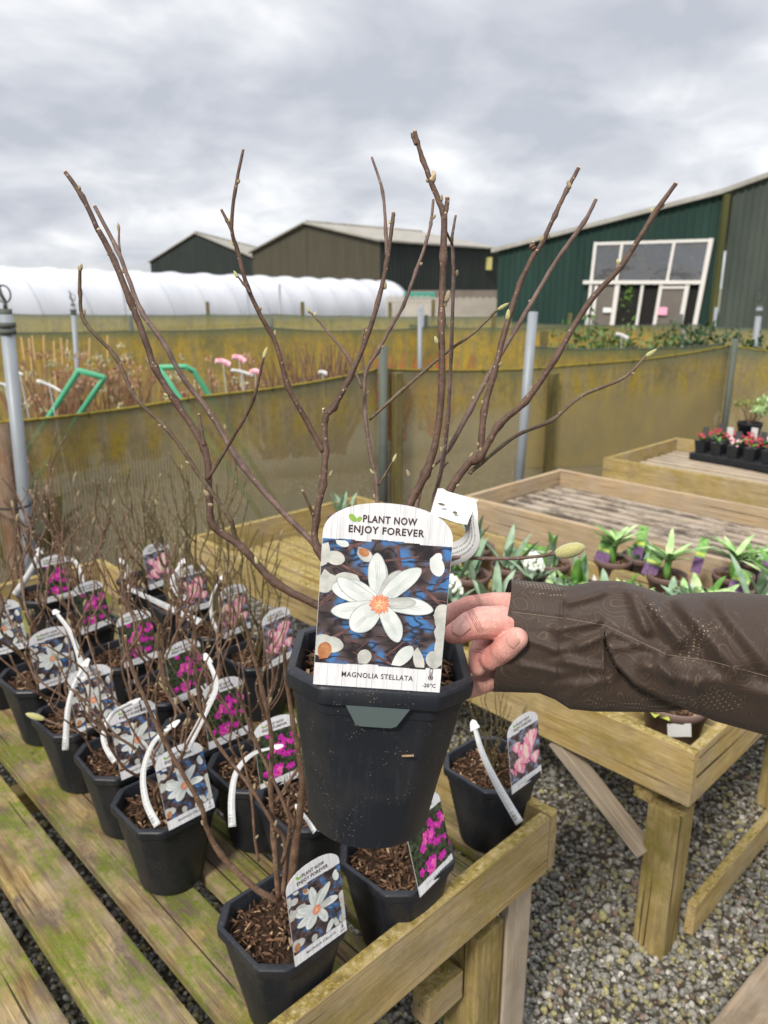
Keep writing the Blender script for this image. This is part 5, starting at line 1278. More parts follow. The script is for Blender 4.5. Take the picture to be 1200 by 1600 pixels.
def sleeve(body):
    top = [(770, 904), (800, 905), (850, 910), (890, 916), (933, 907), (971, 908), (1005, 917), (1046, 931), (1067, 927), (1137, 924), (1200, 930), (1340, 948), (1600, 960)]
    bot = [(770, 1081), (842, 1083), (867, 1093), (890, 1108), (930, 1112), (1033, 1113), (1072, 1109), (1117, 1127), (1200, 1150), (1340, 1186), (1600, 1240)]
    cre = [(944, 982), (947, 1007), (962, 1040), (992, 1071), (1033, 1090), (1078, 1108), (1120, 1130)]
    seam = [(790, 955), (880, 966), (946, 977), (1000, 1003), (1042, 1023), (1110, 1033), (1200, 1057), (1400, 1095)]
    wr = [(1000, 922, 1062, 1000, 11, .0060), (985, 925, 1010, 985, 9, .0040), (1060, 935, 1150, 1045, 16, .0070), (1120, 935, 1200, 1040, 18, .0055), (955, 985, 1040, 1022, 6, .0030), (960, 1012, 1000, 1008, 4, .0022), (905, 1010, 945, 992, 6, .0030),
          (885, 1035, 960, 1048, 6, .0028), (870, 985, 935, 970, 6, .0030), (890, 940, 940, 925, 8, .0030), (1010, 1040, 1090, 1070, 12, .0040), (1100, 1060, 1200, 1085, 14, .0040), (900, 1075, 960, 1060, 8, .002), (825, 1000, 870, 1015, 5, .002), (815, 1040, 868, 1050, 5, .002), (1030, 1035, 1050, 1060, 7, .004)]
    nx, nf = 300, 150; mb = MB(); rr = random.Random(9)
    def relief(px, y):
        h = 0.0
        for (x0, y0, x1, y1, w, a) in wr:
            dx, dy = x1-x0, y1-y0; L2 = dx*dx+dy*dy; u = ((px-x0)*dx + (y-y0)*dy)/L2; uu = min(max(u, 0), 1)
            d = math.hypot(px-x0-dx*uu, y-y0-dy*uu); h += 2.1*a*math.exp(-(d/(w*1.1))**2)
        ys = lerp_tab(seam, px); h -= 0.0010*math.exp(-((y-ys)/2.2)**2)
        h -= 0.0011*math.exp(-((px-(880-0.05*(y-900)))/2.5)**2)                     # cuff seam
        h += 0.0010*math.sin(y*0.33 + 1.5*math.sin(px*.05))*math.exp(-((px-880)/26)**2)*(1 if y > 965 else .35)
        if px > 940:
            yc = lerp_tab(cre, px) if px < 1120 else 2000
            am = sst(0, 34, y-ys+6) if px < 1090 else 0
            xin = sst(943, 946, px)
            inside = 1 - sst(yc-2.5, yc+2.5, y)
            lowbit = 1 - inside
            h += 0.0095*am*inside*xin*math.exp(-max(0, yc-y)/60)*(1-sst(1085, 1140, px))
            h -= 0.016*lowbit*xin*math.exp(-max(0, y-yc)/30)
        elif px > 915:
            h -= 0.003*math.exp(-((944-px)/14))*sst(975, 995, y)*(1-sst(1090, 1110, y))
        h += 0.0015*math.sin(px*.031+y*.02)*math.sin(y*.041-px*.012)
        return h
    for i in range(nx+1):
        for k in range(nf):
            ph = 2*math.pi*k/nf - math.pi
            s = math.sin(ph); c = math.cos(ph)                # c > 0: the side facing the camera
            x0 = 799 - 28*sst(-.9, 1.0, s) if c > 0 else 799 - 28*sst(-.9, 1, s) - 14*(-c)
            u = (i/nx); px = x0 + (1345 - x0)*u**1.05
            yt, yb = lerp_tab(top, px), lerp_tab(bot, px); mid, half = (yt+yb)/2, (yb-yt)/2
            y = mid + half*math.copysign(abs(s)**0.92, s)
            da = ARM_DEP(px); rd = 0.043 + 0.010*sst(880, 1150, px)
            ex = math.copysign(abs(c)**0.8, c)
            dep = da - rd*ex - (relief(px, y)*min(1, max(0, c)*2.5) if c > 0 else 0)
            mb.v.append(tuple(pd(px, y, dep)))
    # elbow and upper arm, beyond the frame
    base = (nx)*nf; ring = [Vector(v) for v in mb.v[base:base+nf]]; cen = sum(ring, Vector())/nf
    for (tgt, sc) in ((Vector((0.50, 0.50, 1.335)), 1.05), (Vector((0.53, 0.38, 1.325)), 1.10), (Vector((0.51, 0.24, 1.33)), 1.15), (Vector((0.43, 0.08, 1.345)), 1.2), (Vector((0.34, -0.10, 1.37)), 1.3)):
        q = Matrix.Rotation(R(0), 3, 'Z')
        for v in ring: mb.v.append(tuple(tgt + (v-cen)*sc))
    rows = nx + 6
    for i in range(rows-1):
        for k in range(nf): a = i*nf+k; b = i*nf+(k+1) % nf; mb.f.append((a, a+nf, b+nf, b)); mb.m.append(0)
    # turned-in cuff lining
    o0 = len(mb.v)
    for k in range(nf):
        v = Vector(mb.v[k]); w = Vector(mb.v[30*nf+k]); c0 = pd(800, 995, ARM_DEP(800))
        mb.v.append(tuple(v + (c0-v)*0.035)); 
    for k in range(nf):
        v = Vector(mb.v[12*nf+k]); c0 = pd(830, 995, ARM_DEP(830)); mb.v.append(tuple(v + (c0-v)*0.10))
    for k in range(nf):
        b = (k+1) % nf; mb.f.append((k, b, o0+b, o0+k)); mb.m.append(1); mb.f.append((o0+k, o0+b, o0+nf+b, o0+nf+k)); mb.m.append(1)
    t = NT('brown technical fabric', 0.6, 0.22); v = t.coord()
    n = t.noise(v, 34, 1.0, 0.4, 0.4)
    fr = t.math('FRACT', t.math('MULTIPLY', n, 15.0))
    ln = t.math('MULTIPLY', t.ramp(fr, (0.42, 0.0), (0.47, 1.0), (0.53, 1.0), (0.58, 0.0)), t.ramp(t.noise(v, 14, 2), (0.40, 0.15), (0.55, 0.75)))
    base_c = t.mix(t.noise(v, 300, 3), (0.033, 0.0215, 0.0155), (0.050, 0.034, 0.026))
    c = t.mix(t.math('MULTIPLY', ln, 0.30), base_c, (0.22, 0.155, 0.095))
    dm = t.ramp(t.noise(t.coord(rot=(0.4, 0.2, 0.1)), 13, 1), (0.60, 0.0), (0.63, 1.0))
    dots = t.ramp(t.voro(v, 330, rnd_=0.0), (0.22, 1.0), (0.30, 0.0))
    c = t.mix(t.math('MULTIPLY', t.math('MULTIPLY', dm, dots), 0.38), c, (0.42, 0.35, 0.25))
    t.col(c); t.bump(t.math('ADD', t.noise(v, 900, 2), t.math('MULTIPLY', t.noise(v, 60, 4), 2.0)), 0.25, 0.0015)
    t.b.inputs['Sheen Weight'].default_value = 0.05
    lin = plain('dark cuff lining', (0.022, 0.015, 0.012), 0.8)
    sl_ = mb.build('jacket_sleeve', [t.mat, lin], body, True)
    # stitched seam
    st = MB()
    pts = []
    for j in range(60):
        px = 799 + j*(1200-799)/59*1.0; y = lerp_tab(seam, px); yt, yb = lerp_tab(top, px), lerp_tab(bot, px); s = (y-(yt+yb)/2)/((yb-yt)/2)
        s = math.copysign(abs(s)**(1/0.92), s); c = math.sqrt(max(0, 1-s*s)); rd = 0.043 + 0.010*sst(880, 1150, px)
        pts.append(pd(px, y, ARM_DEP(px) - rd*c**0.8 - relief(px, y)*min(1, c*2.5) - 0.0002))
    st.tube(pts, 0.00055, 5); st.build('seam_piping', plain('seam thread', (0.12, 0.095, 0.07), 0.7), sl_, True)
pers = person(); sleeve(pers)

# ------------------------------------------------------------------ spring plants on the second bench
def green(name, c, c2, sc=25):
    t = NT(name, 0.5, 0.35); v = t.coord(rand=5); t.col(t.mix(t.ramp(t.noise(v, sc, 4), (0.35, 0), (0.65, 1)), c, c2))
    t.b.inputs['Subsurface Weight'].default_value = 0.06; t.b.inputs['Subsurface Radius'].default_value = (0.01, 0.02, 0.005); t.b.inputs['Subsurface Scale'].default_value = 0.2
    return t.mat
MAT['gl'] = green('grey green blade', (0.12, 0.20, 0.12), (0.27, 0.37, 0.25))
MAT['gd'] = green('fresh green leaf', (0.06, 0.165, 0.028), (0.15, 0.30, 0.06))
MAT['gp'] = green('pale green leaf', (0.19, 0.33, 0.11), (0.42, 0.54, 0.26))
MAT['gy'] = green('lime sheath', (0.34, 0.42, 0.04), (0.50, 0.55, 0.10))
MAT['wf'] = green('white floret', (0.55, 0.60, 0.50), (0.74, 0.77, 0.68), 90)
def blade(mb, base, ang, L, w, out, curl, mi, fold=0.25):
    n = 8; ang += 0.0; c, s = math.cos(ang), math.sin(ang); L *= 0.80 + 0.4*((math.sin(ang*91.7 + base[0]*977) + 1)/2)
    for j in range(n+1):
        u = j/n; ww = w*(math.sin(math.pi*min(1, u*0.86+.14)))**0.7*(1 if u < 1 else .05); r = out*L*(u + curl*u*u); z = L*(u*(1-0.35*out) - curl*0.55*u*u)
        p = Vector((base[0] + c*r, base[1] + s*r, base[2] + z)); sv = Vector((-s, c, 0))*ww/2; up = Vector((-c, -s, 0.3))*ww*fold
        for q in (p - sv + up, p, p + sv + up): mb.v.append(tuple(q))
    o = len(mb.v) - 3*(n+1)
    for j in range(n):
        for k in range(2): a = o + 3*j + k; mb.f.append((a, a+1, a+4, a+3)); mb.m.append(mi)
def round_pot(name, mat, r=0.065, H=0.115):
    mb = MB(); n = 40; prof = [(0, r*.74), (0.002, r*.77), (H-.022, r*.93), (H-.021, r*.99), (H-.002, r*1.0), (H, r*.985), (H-.001, r*.95), (H-.02, r*.93)]
    for z, q in prof:
        for k in range(n): a = 2*math.pi*k/n; mb.v.append((q*math.cos(a), q*math.sin(a), z))
    for i in range(len(prof)-1):
        for k in range(n): a = i*n+k; b = i*n+(k+1) % n; mb.f.append((a, b, b+n, a+n)); mb.m.append(0)
    mb.f.append(tuple(range(n))[::-1]); mb.m.append(0); return mb.mesh(name, mat, True)
RPOT = round_pot('pot', MAT['brownpot']); RPOTB = round_pot('pot', MAT['pot'])
RSOIL = compost_mesh('compost', 0.060, 0, 0.098, 41, 90, True)
def spring(kind_, px, py, z, label, seed, pot=None, sc=1.0, soil=None):
    p = atz(px, py, z); p.z = 0.501
    rr = random.Random(seed); M = Matrix.Translation(p) @ Matrix.Rotation(rr.uniform(0, 6), 4, 'Z') @ Matrix.Scale(sc, 4)
    root = thing('spring_plant', label, 'potted plant', M, 'spring plants on the second bench')
    link('pot', pot or RPOT, root); link('compost', soil or RSOIL, root)
    mb = MB(); zb = 0.095
    if kind_ == 'fan':
        for k in range(7): blade(mb, (rr.uniform(-.02, .02), rr.uniform(-.02, .02), zb), k*0.9 + rr.uniform(-.3, .3), rr.uniform(.08, .13), .023, rr.uniform(.25, .6), .1, 0)
    elif kind_ == 'rosette':
        mb.tube([(0, 0, zb-.01), (0.003, 0, zb+.03), (0, 0, zb+.055)], [.008, .010, .009], 8, 1)
        for k in range(16): blade(mb, (0, 0, zb + .045 + .012*(k % 2)), k*0.81, rr.uniform(.055, .085), .017, rr.uniform(.7, 1.1), .25, 2 if k % 3 else 1)
    elif kind_ == 'spike':
        for k in range(4): blade(mb, (rr.uniform(-.008, .008), rr.uniform(-.008, .008), zb-.02), k*1.6, .105, .030, .12, .02, 1 if k else 0, .5)
        for k in range(3): blade(mb, (0, 0, zb-.02), k*2.1+.6, .045, .032, .15, 0, 3, .5)
        for k in range(2): blade(mb, (0.015, 0, zb), k*2.7+.6, .10, .024, .35, .1, 0, .3)
    elif kind_ == 'muscari':
        for k in range(9): blade(mb, (0, 0, zb), k*0.7, rr.uniform(.06, .10), .013, .6, .3, 0)
        for k in range(90):
            a, q = rr.uniform(0, 6.28), math.sqrt(rr.random()); mb.ball((0.026*q*math.cos(a), 0.026*q*math.sin(a), zb + .05 + .035*(1-q*q) + rr.uniform(-.003, .003)), .0052, 6, 4, 4)
    elif kind_ == 'corner':
        for k in range(6): blade(mb, (0.045, 0.01*k-.02, 0.080), k*0.5-.8, .05, .020, .9, .3, 3)
    elif kind_ == 'bushy':
        for k in range(34): blade(mb, (rr.uniform(-.035, .035), rr.uniform(-.035, .035), zb), rr.uniform(0, 6.28), rr.uniform(.03, .07), .022, rr.uniform(.2, .9), .2, rr.choice((0, 1, 2)))
    mb.v = [(x*1.22, y*1.22, zb + (z-zb)*1.28) for x, y, z in mb.v]
    mb.build('leaves', [MAT['gl'], MAT['gd'], MAT['gp'], MAT['gy'], MAT['wf']], root, True)
    return root
SPR = [('fan', 700, 905, .60, 'grey green bladed plant just right of the big picture label', 1), ('fan', 797, 890, .60, 'grey green plant with spread forked blades behind the fat bud', 2), ('fan', 772, 955, .60, 'tall pale bladed plant rising behind the fingers', 3),
       ('fan', 745, 860, .60, 'grey green plant at the back right of the hanging loop tag', 4), ('muscari', 705, 955, .60, 'white domed flower plant close beside the fingertips', 5), ('muscari', 832, 915, .60, 'white domed flower plant just above the jacket cuff', 6),
       ('bushy', 880, 925, .60, 'leafy plant left of the lime sheathed bulb above the sleeve', 7), ('spike', 905, 922, .60, 'bulb with bright green spike and lime sheath behind the sleeve', 8), ('rosette', 958, 880, .60, 'dark green whorled plant in brown pot left of purple stakes', 9),
       ('rosette', 1042, 905, .60, 'whorled plant in the brown pot that stands clear above the sleeve', 10), ('bushy', 985, 935, .60, 'pale leafy plant low behind the sleeve left of the clear brown pot', 11), ('rosette', 1145, 905, .60, 'whorled plant with long thin leaves at the right', 12),
       ('bushy', 1100, 940, .60, 'broad pale leafy plant low behind the sleeve near the right', 13), ('bushy', 640, 850, .60, 'leafy plant peeping above the big picture label', 14), ('fan', 535, 815, .60, 'small bladed plant left above the big picture label', 15), ('rosette', 1210, 940, .60, 'whorled plant cut by the right picture edge', 16),
       ('fan', 735, 905, .60, 'bladed plant directly below the bud stalk beside the loop tag', 18), ('spike', 862, 885, .60, 'short lime shoot between the white domes and the sheathed bulb', 19), ('fan', 920, 880, .60, 'upright bladed plant at the back left of the whorled row', 20), ('bushy', 1000, 875, .60, 'leafy plant between the two leftmost tall purple labels', 21),
       ('fan', 1092, 880, .60, 'bladed plant at the back beside the middle tall purple label', 22), ('bushy', 1175, 880, .60, 'leafy plant at the back near the right picture edge', 23), ('bushy', 938, 935, .60, 'low leafy plant right of the lime sheathed bulb', 24), ('fan', 1185, 945, .60, 'bladed plant low at the right picture edge above the sleeve', 25), ('bushy', 1065, 945, .60, 'low leafy plant half behind the sleeve under the clear brown pot', 26)]
for a in SPR:
    if a[5] not in (20, 22): spring(*a, None, 1.04)
BIGPOT = round_pot('pot', MAT['brownpot'], 0.078, 0.104); BIGSOIL = compost_mesh('compost', 0.072, 0, 0.088, 43, 200, True)
pr = spring('corner', 1056, 1094, .603, 'large brown pot in the near bench corner under the sleeve', 17, BIGPOT, 1.0, BIGSOIL)
wl = MB(); wl.add([(-.026, 0, -.02), (.026, 0, -.02), (.026, 0, .014), (-.026, 0, .014), (-.026, .0006, -.02), (.026, .0006, -.02), (.026, .0006, .014), (-.026, .0006, .014)], [(0,1,2,3),(7,6,5,4),(0,4,5,1),(2,6,7,3),(1,5,6,2),(0,3,7,4)])
cpos = MW[pr.name].translation
vd_ = Vector((-cpos.x + 0.35, -cpos.y, 0)).normalized(); wm = Matrix.Translation(cpos + vd_*0.0765 + Vector((0.0, 0, 0.070))) @ Matrix.Rotation(math.atan2(vd_.y, vd_.x) + math.pi/2, 4, 'Z') @ Matrix.Rotation(R(-8), 4, 'Y')
wl.build('price_label', MAT['white'], pr, False, MW[pr.name].inverted() @ wm)
def stake_label(px, py, dpx, dpy, w, label, z=.60, kind_='stake', dep=None):
    """picture label on a stake: green above, purple print below"""
    a = atz(px, py, z); d = ray(px, py); k = (a - O).length / d.length
    b = O + ray(px + dpx, py + dpy) * k; t = (b-a); L = t.length; t.normalize(); n = (O - a); n = (n - t*n.dot(t)).normalized(); s = t.cross(n)
    M = Matrix((( s.x, t.x, n.x, a.x), (s.y, t.y, n.y, a.y), (s.z, t.z, n.z, a.z), (0, 0, 0, 1)))
    root = thing('plant_label', label, 'plant label', M, 'picture labels on the second bench')
    ww = w*k/FPX; mats = {'stake': (MAT['st_g'], MAT['st_p'], MAT['gy']), 'green': (MAT['st_g'], MAT['st_g'], MAT['white'])}[kind_]
    def sl_(nm, y0, y1, x0, x1, m, z0=0, z1=.0006): MB().box((x0, y0, z0-.0006), (x1, y1, z1)).build(nm, m, root)
    sl_('card', L*.45, L, -ww/2, ww/2, mats[0]); sl_('picture', 0, L*.45 - .0002, -ww/2, ww/2, mats[1])
    sl_('stripe', L*.50, L*.58, -ww*.46, ww*.46, mats[2], .0008, .0012)
    sl_('stake', -0.09, -.0002, -ww*.15, ww*.15, MAT['white'])
MAT['st_g'] = petal_mat('printed green leaf photo', (0.04, 0.14, 0.02), (0.22, 0.42, 0.10), 70)
MAT['st_p'] = petal_mat('printed purple flower photo', (0.045, 0.014, 0.065), (0.16, 0.07, 0.18), 90)
stake_label(993, 880, 14, -58, 15, 'leaning purple and green label, leftmost of the three tall ones')
stake_label(1086, 895, 16, -54, 15, 'leaning purple and green label, middle one of the three tall ones', .61)
stake_label(1192, 905, 18, -62, 16, 'leaning purple and green label at the right picture edge', .61)
stake_label(938, 880, 14, -38, 22, 'short purple and green label beside the lime sheathed bulb', .6)
stake_label(1012, 900, 18, -40, 22, 'short purple and green label left of the clear brown pot', .6)
stake_label(1150, 925, 14, -34, 26, 'short purple and green label low at the right above the sleeve', .6)
stake_label(833, 870, 3, -18, 34, 'small green card behind the fat bud', .62, 'green')
stake_label(712, 905, 2, -20, 32, 'small green card beside the fingertips and big label', .60, 'green')
# tray with red flowers on the farthest bench
def tray():
    a = atz(1076, 715, 0.535); b = atz(1230, 742, 0.535); t = (b-a); t.z = 0; L = t.length; t.normalize(); ang = math.atan2(t.y, t.x)
    M = Matrix.Translation(Vector((a.x, a.y, 0.5255))) @ Matrix.Rotation(ang, 4, 'Z'); root = thing('plant_tray', 'black tray of small pots with red and pink flowers at right', 'tray', M)
    m = MB(); m.box((0, 0, 0), (0.62, 0.30, 0.045), bev=0.006); m.build('tray', MAT['tray'], root)
    rr = random.Random(5)
    for j in range(3):
        for i in range(6):
            x, y = 0.05 + i*0.103, 0.05 + j*0.10
            p = MB(); p.tube([(x, y, 0.0455), (x, y, 0.062), (x, y, 0.118), (x, y, 0.120)], [.036, .038, .047, .049], 4); p.build('cell_pot', MAT['tray'], root)
            f = MB()
            for k in range(7): blade(f, (x, y, .115), rr.uniform(0, 6.28), rr.uniform(.03, .06), .02, rr.uniform(.4, .9), .2, 0)
            c = rr.choice((1, 1, 2, 0))
            if c:
                for k in range(16): f.ball((x + rr.gauss(0, .016), y + rr.gauss(0, .014)-.01, .150 + rr.gauss(0, .012)), rr.uniform(.004, .0075), 6, 4, c)
            f.build('seedling', [MAT['gd'], MAT['redf'], MAT['pinkf']], root, True)
            if (i + j) % 2 == 0:
                g = MB(); g.box((x-.020, y+.03, .12), (x+.020, y+.031, .20)); g.build('tag', MAT['white' if (i*j) % 3 else 'st_dark'], root, False)
MAT['redf'] = petal_mat('red petals', (0.40, 0.015, 0.04), (0.62, 0.06, 0.11), 60)
MAT['pinkf'] = petal_mat('pink petals', (0.80, 0.36, 0.42), (0.85, 0.60, 0.62), 60)
MAT['st_dark'] = plain('dark label back', (0.06, 0.06, 0.06))
tray()
# ------------------------------------------------------------------ shrubs
def leaf_cloud(mb, c, rad, n, size, mi, rr):
    for _ in range(n):
        d = Vector((rr.gauss(0, 1), rr.gauss(0, 1), rr.gauss(0, 1))).normalized()*rr.random()**0.4
        p = Vector(c) + Vector((d.x*rad[0], d.y*rad[1], d.z*rad[2])); s = size*rr.uniform(.6, 1.3)
        q = Euler((rr.uniform(0, 6), rr.uniform(0, 6), rr.uniform(0, 6))).to_matrix()
        vs = [p + q @ Vector(v)*s for v in ((-1, 0, 0), (-.2, -.42, .08), (1, 0, 0), (-.2, .42, .08))]
        mb.add(vs, [(0, 1, 2, 3)], mi)
def shrub(px, y, h, w, label, mats, name='evergreen_shrub', cat='shrub', n=900, size=.035, group=None, mix=(0, 0, 1), z0=0.0):
    b = P(px, y, z0); root = thing(name, label, cat, b, group); rr = random.Random(int(px*7)); mb = MB()
    for k in range(7): leaf_cloud(mb, (rr.uniform(-.3, .3)*w, rr.uniform(-.3, .3)*w, h*rr.uniform(.45, .8)), (w*.34, w*.34, h*.28), n//7, size, rr.choice(mix), rr)
    mb.build('crown', mats, root)
    t = MB()
    for k in range(5): t.tube([(0, 0, 0), (rr.uniform(-.2, .2)*w, rr.uniform(-.2, .2)*w, h*.35), (rr.uniform(-.4, .4)*w, rr.uniform(-.4, .4)*w, h*.75)], [.02, .014, .006], 5)
    t.build('trunk', MAT['twig'], root, True)
MAT['ev'] = green('dark evergreen leaf', (0.010, 0.030, 0.010), (0.035, 0.075, 0.025), 15)
MAT['ev2'] = green('mid green leaf', (0.035, 0.085, 0.018), (0.10, 0.17, 0.04), 15)
MAT['ev3'] = green('yellow green leaf', (0.14, 0.19, 0.03), (0.26, 0.30, 0.08), 15)
for (px, y, h, w, lab, mt, mix) in [(912, 7.6, 1.28, .55, 'dark evergreen shrub at the left end of the far row', ['ev', 'ev2'], (0, 0, 1)), (950, 7.5, 1.10, .6, 'low green shrub in the far row left of a white label', ['ev2', 'ev'], (0, 1)), (985, 7.5, 1.20, .7, 'mid green shrub in the middle of the far row', ['ev2', 'ev'], (0, 0, 1)),
                                    (1018, 7.6, 1.08, .5, 'dark low shrub beside the white label in the far row', ['ev', 'ev2'], (0, 1)), (1046, 7.6, 1.10, .5, 'yellow green shrub at the right end of the far row', ['ev3', 'ev2'], (0, 0, 1)), (1100, 7.9, 1.22, .7, 'dark shrub with red flowers right of the fence post', ['ev', 'redf', 'ev2'], (0, 0, 0, 2)),
                                    (1140, 7.9, 1.22, .7, 'dark shrub with orange red flowers beside the grey pole', ['ev', 'ev2', 'redf'], (0, 0, 1)), (1188, 7.8, 1.08, .6, 'dark shrub low at the right picture edge', ['ev', 'ev2'], (0, 0, 1))]:
    shrub(px, y, h, w, lab, [MAT[m] for m in mt], mix=mix, group='evergreen shrubs beyond the fence')
def red_dots():
    for (px, y, zc, lab) in [(1102, 7.6, 1.12, 'x')]:
        pass
# pale shrub in a black pot behind the tray
def pale_shrub():
    p = atz(1168, 690, 0.535); p.z = .5255; root = thing('potted_shrub', 'pale yellow green shrublet in black pot behind the tray', 'potted plant', p); link('pot', RPOTB, root, Matrix.Scale(1.25, 4))
    rr = random.Random(2); m = MB()
    for k in range(9): leaf_cloud(m, (rr.uniform(-.12, .12), rr.uniform(-.12, .12), rr.uniform(.20, .30)), (.05, .05, .035), 60, .014, rr.choice((0, 1)), rr)
    for k in range(9): m.tube([(0, 0, .12), (rr.uniform(-.05, .05), rr.uniform(-.05, .05), .18), (rr.uniform(-.14, .14), rr.uniform(-.14, .14), .28)], [.006, .004, .002], 5, 2)
    m.build('foliage', [MAT['ev3'], MAT['gp'], MAT['twig']], root)
pale_shrub()
def brown_shrub(px, y, h, w, label, seed, mats, n=40, seeds=True):
    b = P(px, y, 0.0); root = thing('dormant_shrub', label, 'shrub', b, 'dormant shrubs beyond the fence'); rr = random.Random(seed); mb = MB()
    for k in range(n):
        a = rr.uniform(0, 6.28); r = w*math.sqrt(rr.random()); hh = h*rr.uniform(.65, 1.0)
        p0 = Vector((rr.uniform(-.1, .1), rr.uniform(-.1, .1), 0.2)); p1 = Vector((r*.6*math.cos(a), r*.6*math.sin(a), hh*.6)); p2 = Vector((r*math.cos(a), r*math.sin(a), hh))
        mb.tube([p0, p1, p2], [.007, .005, .003], 5, 0)
        if seeds and rr.random() < .6:
            leaf_cloud(mb, p2, (.04, .04, .03), 16, .016, rr.choice((1, 1, 2)), rr)
    mb.build('stems', mats, root, False)
MAT['dry'] = plain('dry stem', (0.22, 0.12, 0.07), .8, .2, .3); MAT['dryh'] = plain('dry flower head', (0.36, 0.22, 0.14), .9, .1, .4); MAT['dryg'] = plain('pale dry head', (0.38, 0.36, 0.22), .9, .1, .3); MAT['dryp'] = plain('purple brown stem', (0.14, 0.07, 0.06), .8, .2, .3)
MAT['dryr'] = plain('red stem', (0.34, 0.06, 0.03), .7, .3, .3)
for i, (px, y, h, w, lab, m) in enumerate([(40, 5.6, 1.12, .42, 'brown dried hydrangea by the sprinkler pole', 'dry'), (85, 5.8, 1.10, .4, 'brown dried hydrangea left of the green frame', 'dry'), (150, 6.0, 1.10, .45, 'dried hydrangea with pale heads behind the green frame', 'dry'), (205, 6.2, 1.02, .4, 'thin dried shrub between the two green frames', 'dry'),
                                           (330, 6.0, 1.08, .4, 'sparse dried shrub right of the rounded green frame', 'dry'), (420, 6.2, 1.05, .45, 'brown twiggy shrub by the pink labels', 'dryp'), (470, 6.3, 1.14, .5, 'dense purple brown shrub in the middle of the bed', 'dryp'), (520, 6.4, 1.14, .45, 'dense purple brown shrub left of the corner post', 'dryp'),
                                           (620, 7.0, 1.0, .35, 'red stemmed shrub just right of the corner post', 'dryr'), (690, 7.2, 1.0, .4, 'red stemmed shrub behind the tall stems', 'dryr')]):
    brown_shrub(px, y, h, w, lab, 60+i, [MAT[m], MAT['dryh'], MAT['dryg']], 70 if m == 'dryp' else 48, m == 'dry')
MAT['cane'] = plain('bamboo cane', (0.36, 0.23, 0.11), .7, .2, .2)
for i, (xt, yt, xb, yb, y) in enumerate([(33, 526, 42, 590, 5.9), (45, 528, 52, 600, 6.0), (68, 524, 70, 590, 6.1), (84, 532, 88, 610, 5.6), (95, 528, 100, 600, 6.2), (105, 530, 104, 600, 6.3), (140, 528, 138, 590, 6.2), (168, 524, 168, 590, 6.4), (50, 524, 60, 610, 6.4)]):
    a, b = aty(xt, yt, y), aty(xb, yb, y); d = (b-a).normalized(); g = a + d*(a.z/-d.z)
    m = MB(); m.tube([a, g], .006, 6); o = m.build('bamboo_cane', MAT['cane'], None, True); tag(o, 'thin bamboo cane standing in the dried hydrangea bed', 'cane', 'bamboo canes in the hydrangea bed')
def trolley(label, pix, y, rot):
    g = P(pix[1][0], y, 0); root = thing('plant_trolley', label, 'trolley', g, 'green framed trolleys'); pts = [aty(p[0], p[1], y + rot*i) for i, p in enumerate(pix)]
    a, b = pts[0], pts[-1]; full = [Vector((a.x, a.y, a.z)) + (a - pts[1]).normalized()*1.0] + pts + [b + (b - pts[-2]).normalized()*1.0]
    m = MB(); sm_ = []
    for i, p in enumerate(full):
        if 0 < i < len(full)-1: sm_ += [p.lerp(full[i-1], .04), p, p.lerp(full[i+1], .04)]
        else: sm_.append(p)
    m.tube(sm_, .016, 10); local(m, root).build('handle', plain('green paint', (0.06, 0.30, 0.16), .45, .4, .15), root, True)
    m = MB(); c = (full[0]+full[-1])/2; m.box((c.x-.3, c.y-.1, .10), (c.x+.3, c.y+.7, .14), bev=.01); local(m, root).build('platform', MAT['greenpost'], root)
trolley('trolley with angular green tube handle beside the grey pole', [(92, 627), (123, 579), (163, 590), (138, 627)], 4.3, .02)
trolley('trolley with rounded green tube handle behind the crossing stems', [(274, 612), (248, 574), (290, 573), (303, 580), (320, 607)], 4.5, .02)
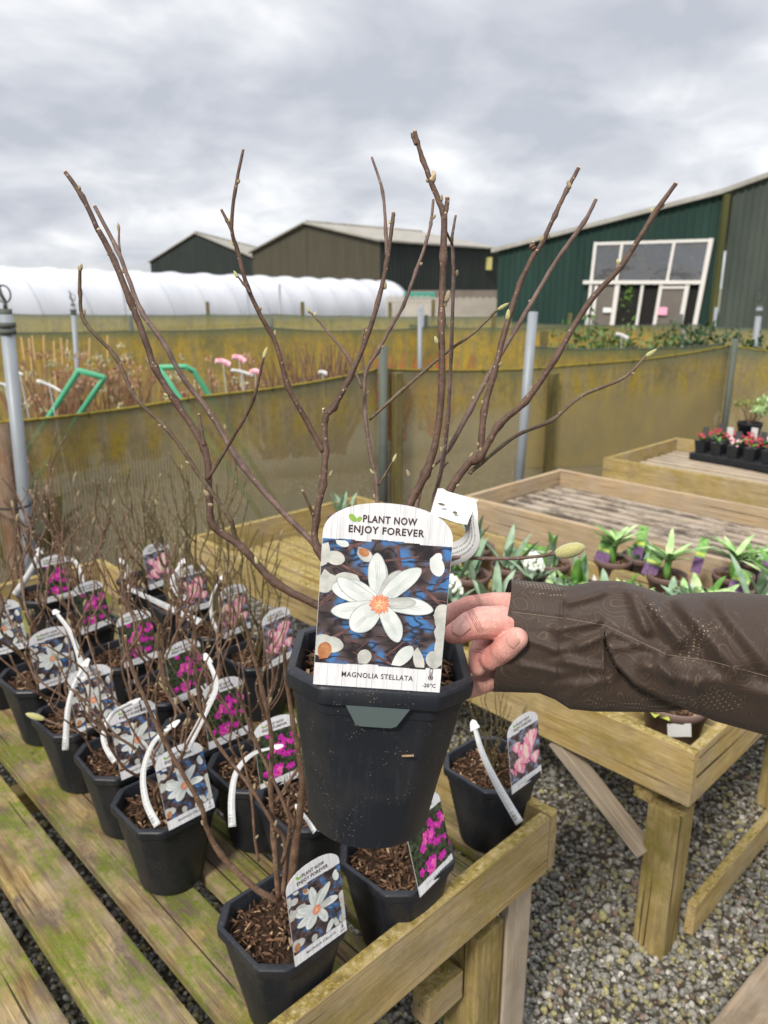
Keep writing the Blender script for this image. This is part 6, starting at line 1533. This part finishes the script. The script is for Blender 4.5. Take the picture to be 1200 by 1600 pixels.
def bed_labels():
    for i, (px, py, w, h, a, y, c, lab) in enumerate([(76, 604, 30, 7, 25, 4.1, 'white', 'curved white label strip poking above the fence near the sprinkler pole'), (6, 604, 14, 8, 25, 4.0, 'white', 'white label end left of the sprinkler pole'), (348, 568, 18, 12, 15, 4.9, 'pinkl', 'pink and white label card leftmost of the cluster above the fence'), (373, 562, 16, 12, 20, 4.9, 'pinkl', 'pink label card topmost of the cluster above the fence'),
                                                      (378, 583, 26, 7, 15, 4.9, 'white', 'curved white strip under the pink cards above the fence'), (398, 583, 12, 12, 0, 4.9, 'pinkl', 'pink label card rightmost of the cluster above the fence'), (504, 584, 10, 9, 10, 5.1, 'white', 'small pale label above the fence left of the corner post'), (972, 538 - 12, 16, 8, 20, 7.0, 'white', 'white label card among the far evergreen shrubs'), (30, 586, 8, 7, 0, 4.4, 'white', 'tiny white tag beside the sprinkler pole')]):
        p = aty(px, py, y); k = y/FPX; m = MB(); n = 8; root = thing('plant_label', lab, 'plant label', p, 'labels in the beds beyond the fence')
        for j in range(n+1):
            u = (j/n-.5)
            for e in (-.5, .5): m.v.append((u*w*k*1.35, 0.01*math.cos(u*3), e*h*k*.72 + .22*h*k*math.cos(u*3)))
        for j in range(n): q = 2*j; m.f.append((q, q+2, q+3, q+1)); m.m.append(0)
        so_ = m.build('card', MAT[c], root, True, Matrix.Rotation(R(a), 4, 'Y')); md = so_.modifiers.new('t', 'SOLIDIFY'); md.thickness = .0008
        s = MB(); s.tube([(0, .01, 0), (0.02, .05, -.5)], .003, 5); s.build('stake', MAT['white'], root)
MAT['pinkl'] = petal_mat('printed pink card', (0.72, 0.16, 0.26), (0.85, 0.68, 0.70), 25)
bed_labels()
# weeds in the gravel
def weeds():
    for (px, py, lab) in [(690, 1582, 'small green weed in the gravel beside the bench leg'), (708, 1592, 'tiny weed at the lower edge of the gravel'), (312, 1225, 'moss tuft in a slat gap beside the second left pot')]:
        p = atz(px, py, .012 if py > 1400 else .40); root = thing('weed', lab, 'weed', p); m = MB(); rr = random.Random(px)
        for k in range(14): blade(m, (rr.uniform(-.012, .012), rr.uniform(-.012, .012), 0), rr.uniform(0, 6.28), rr.uniform(.014, .03), .009, rr.uniform(.5, 1.1), .3, 0)
        m.build('leaves', MAT['gd'], root)
weeds()
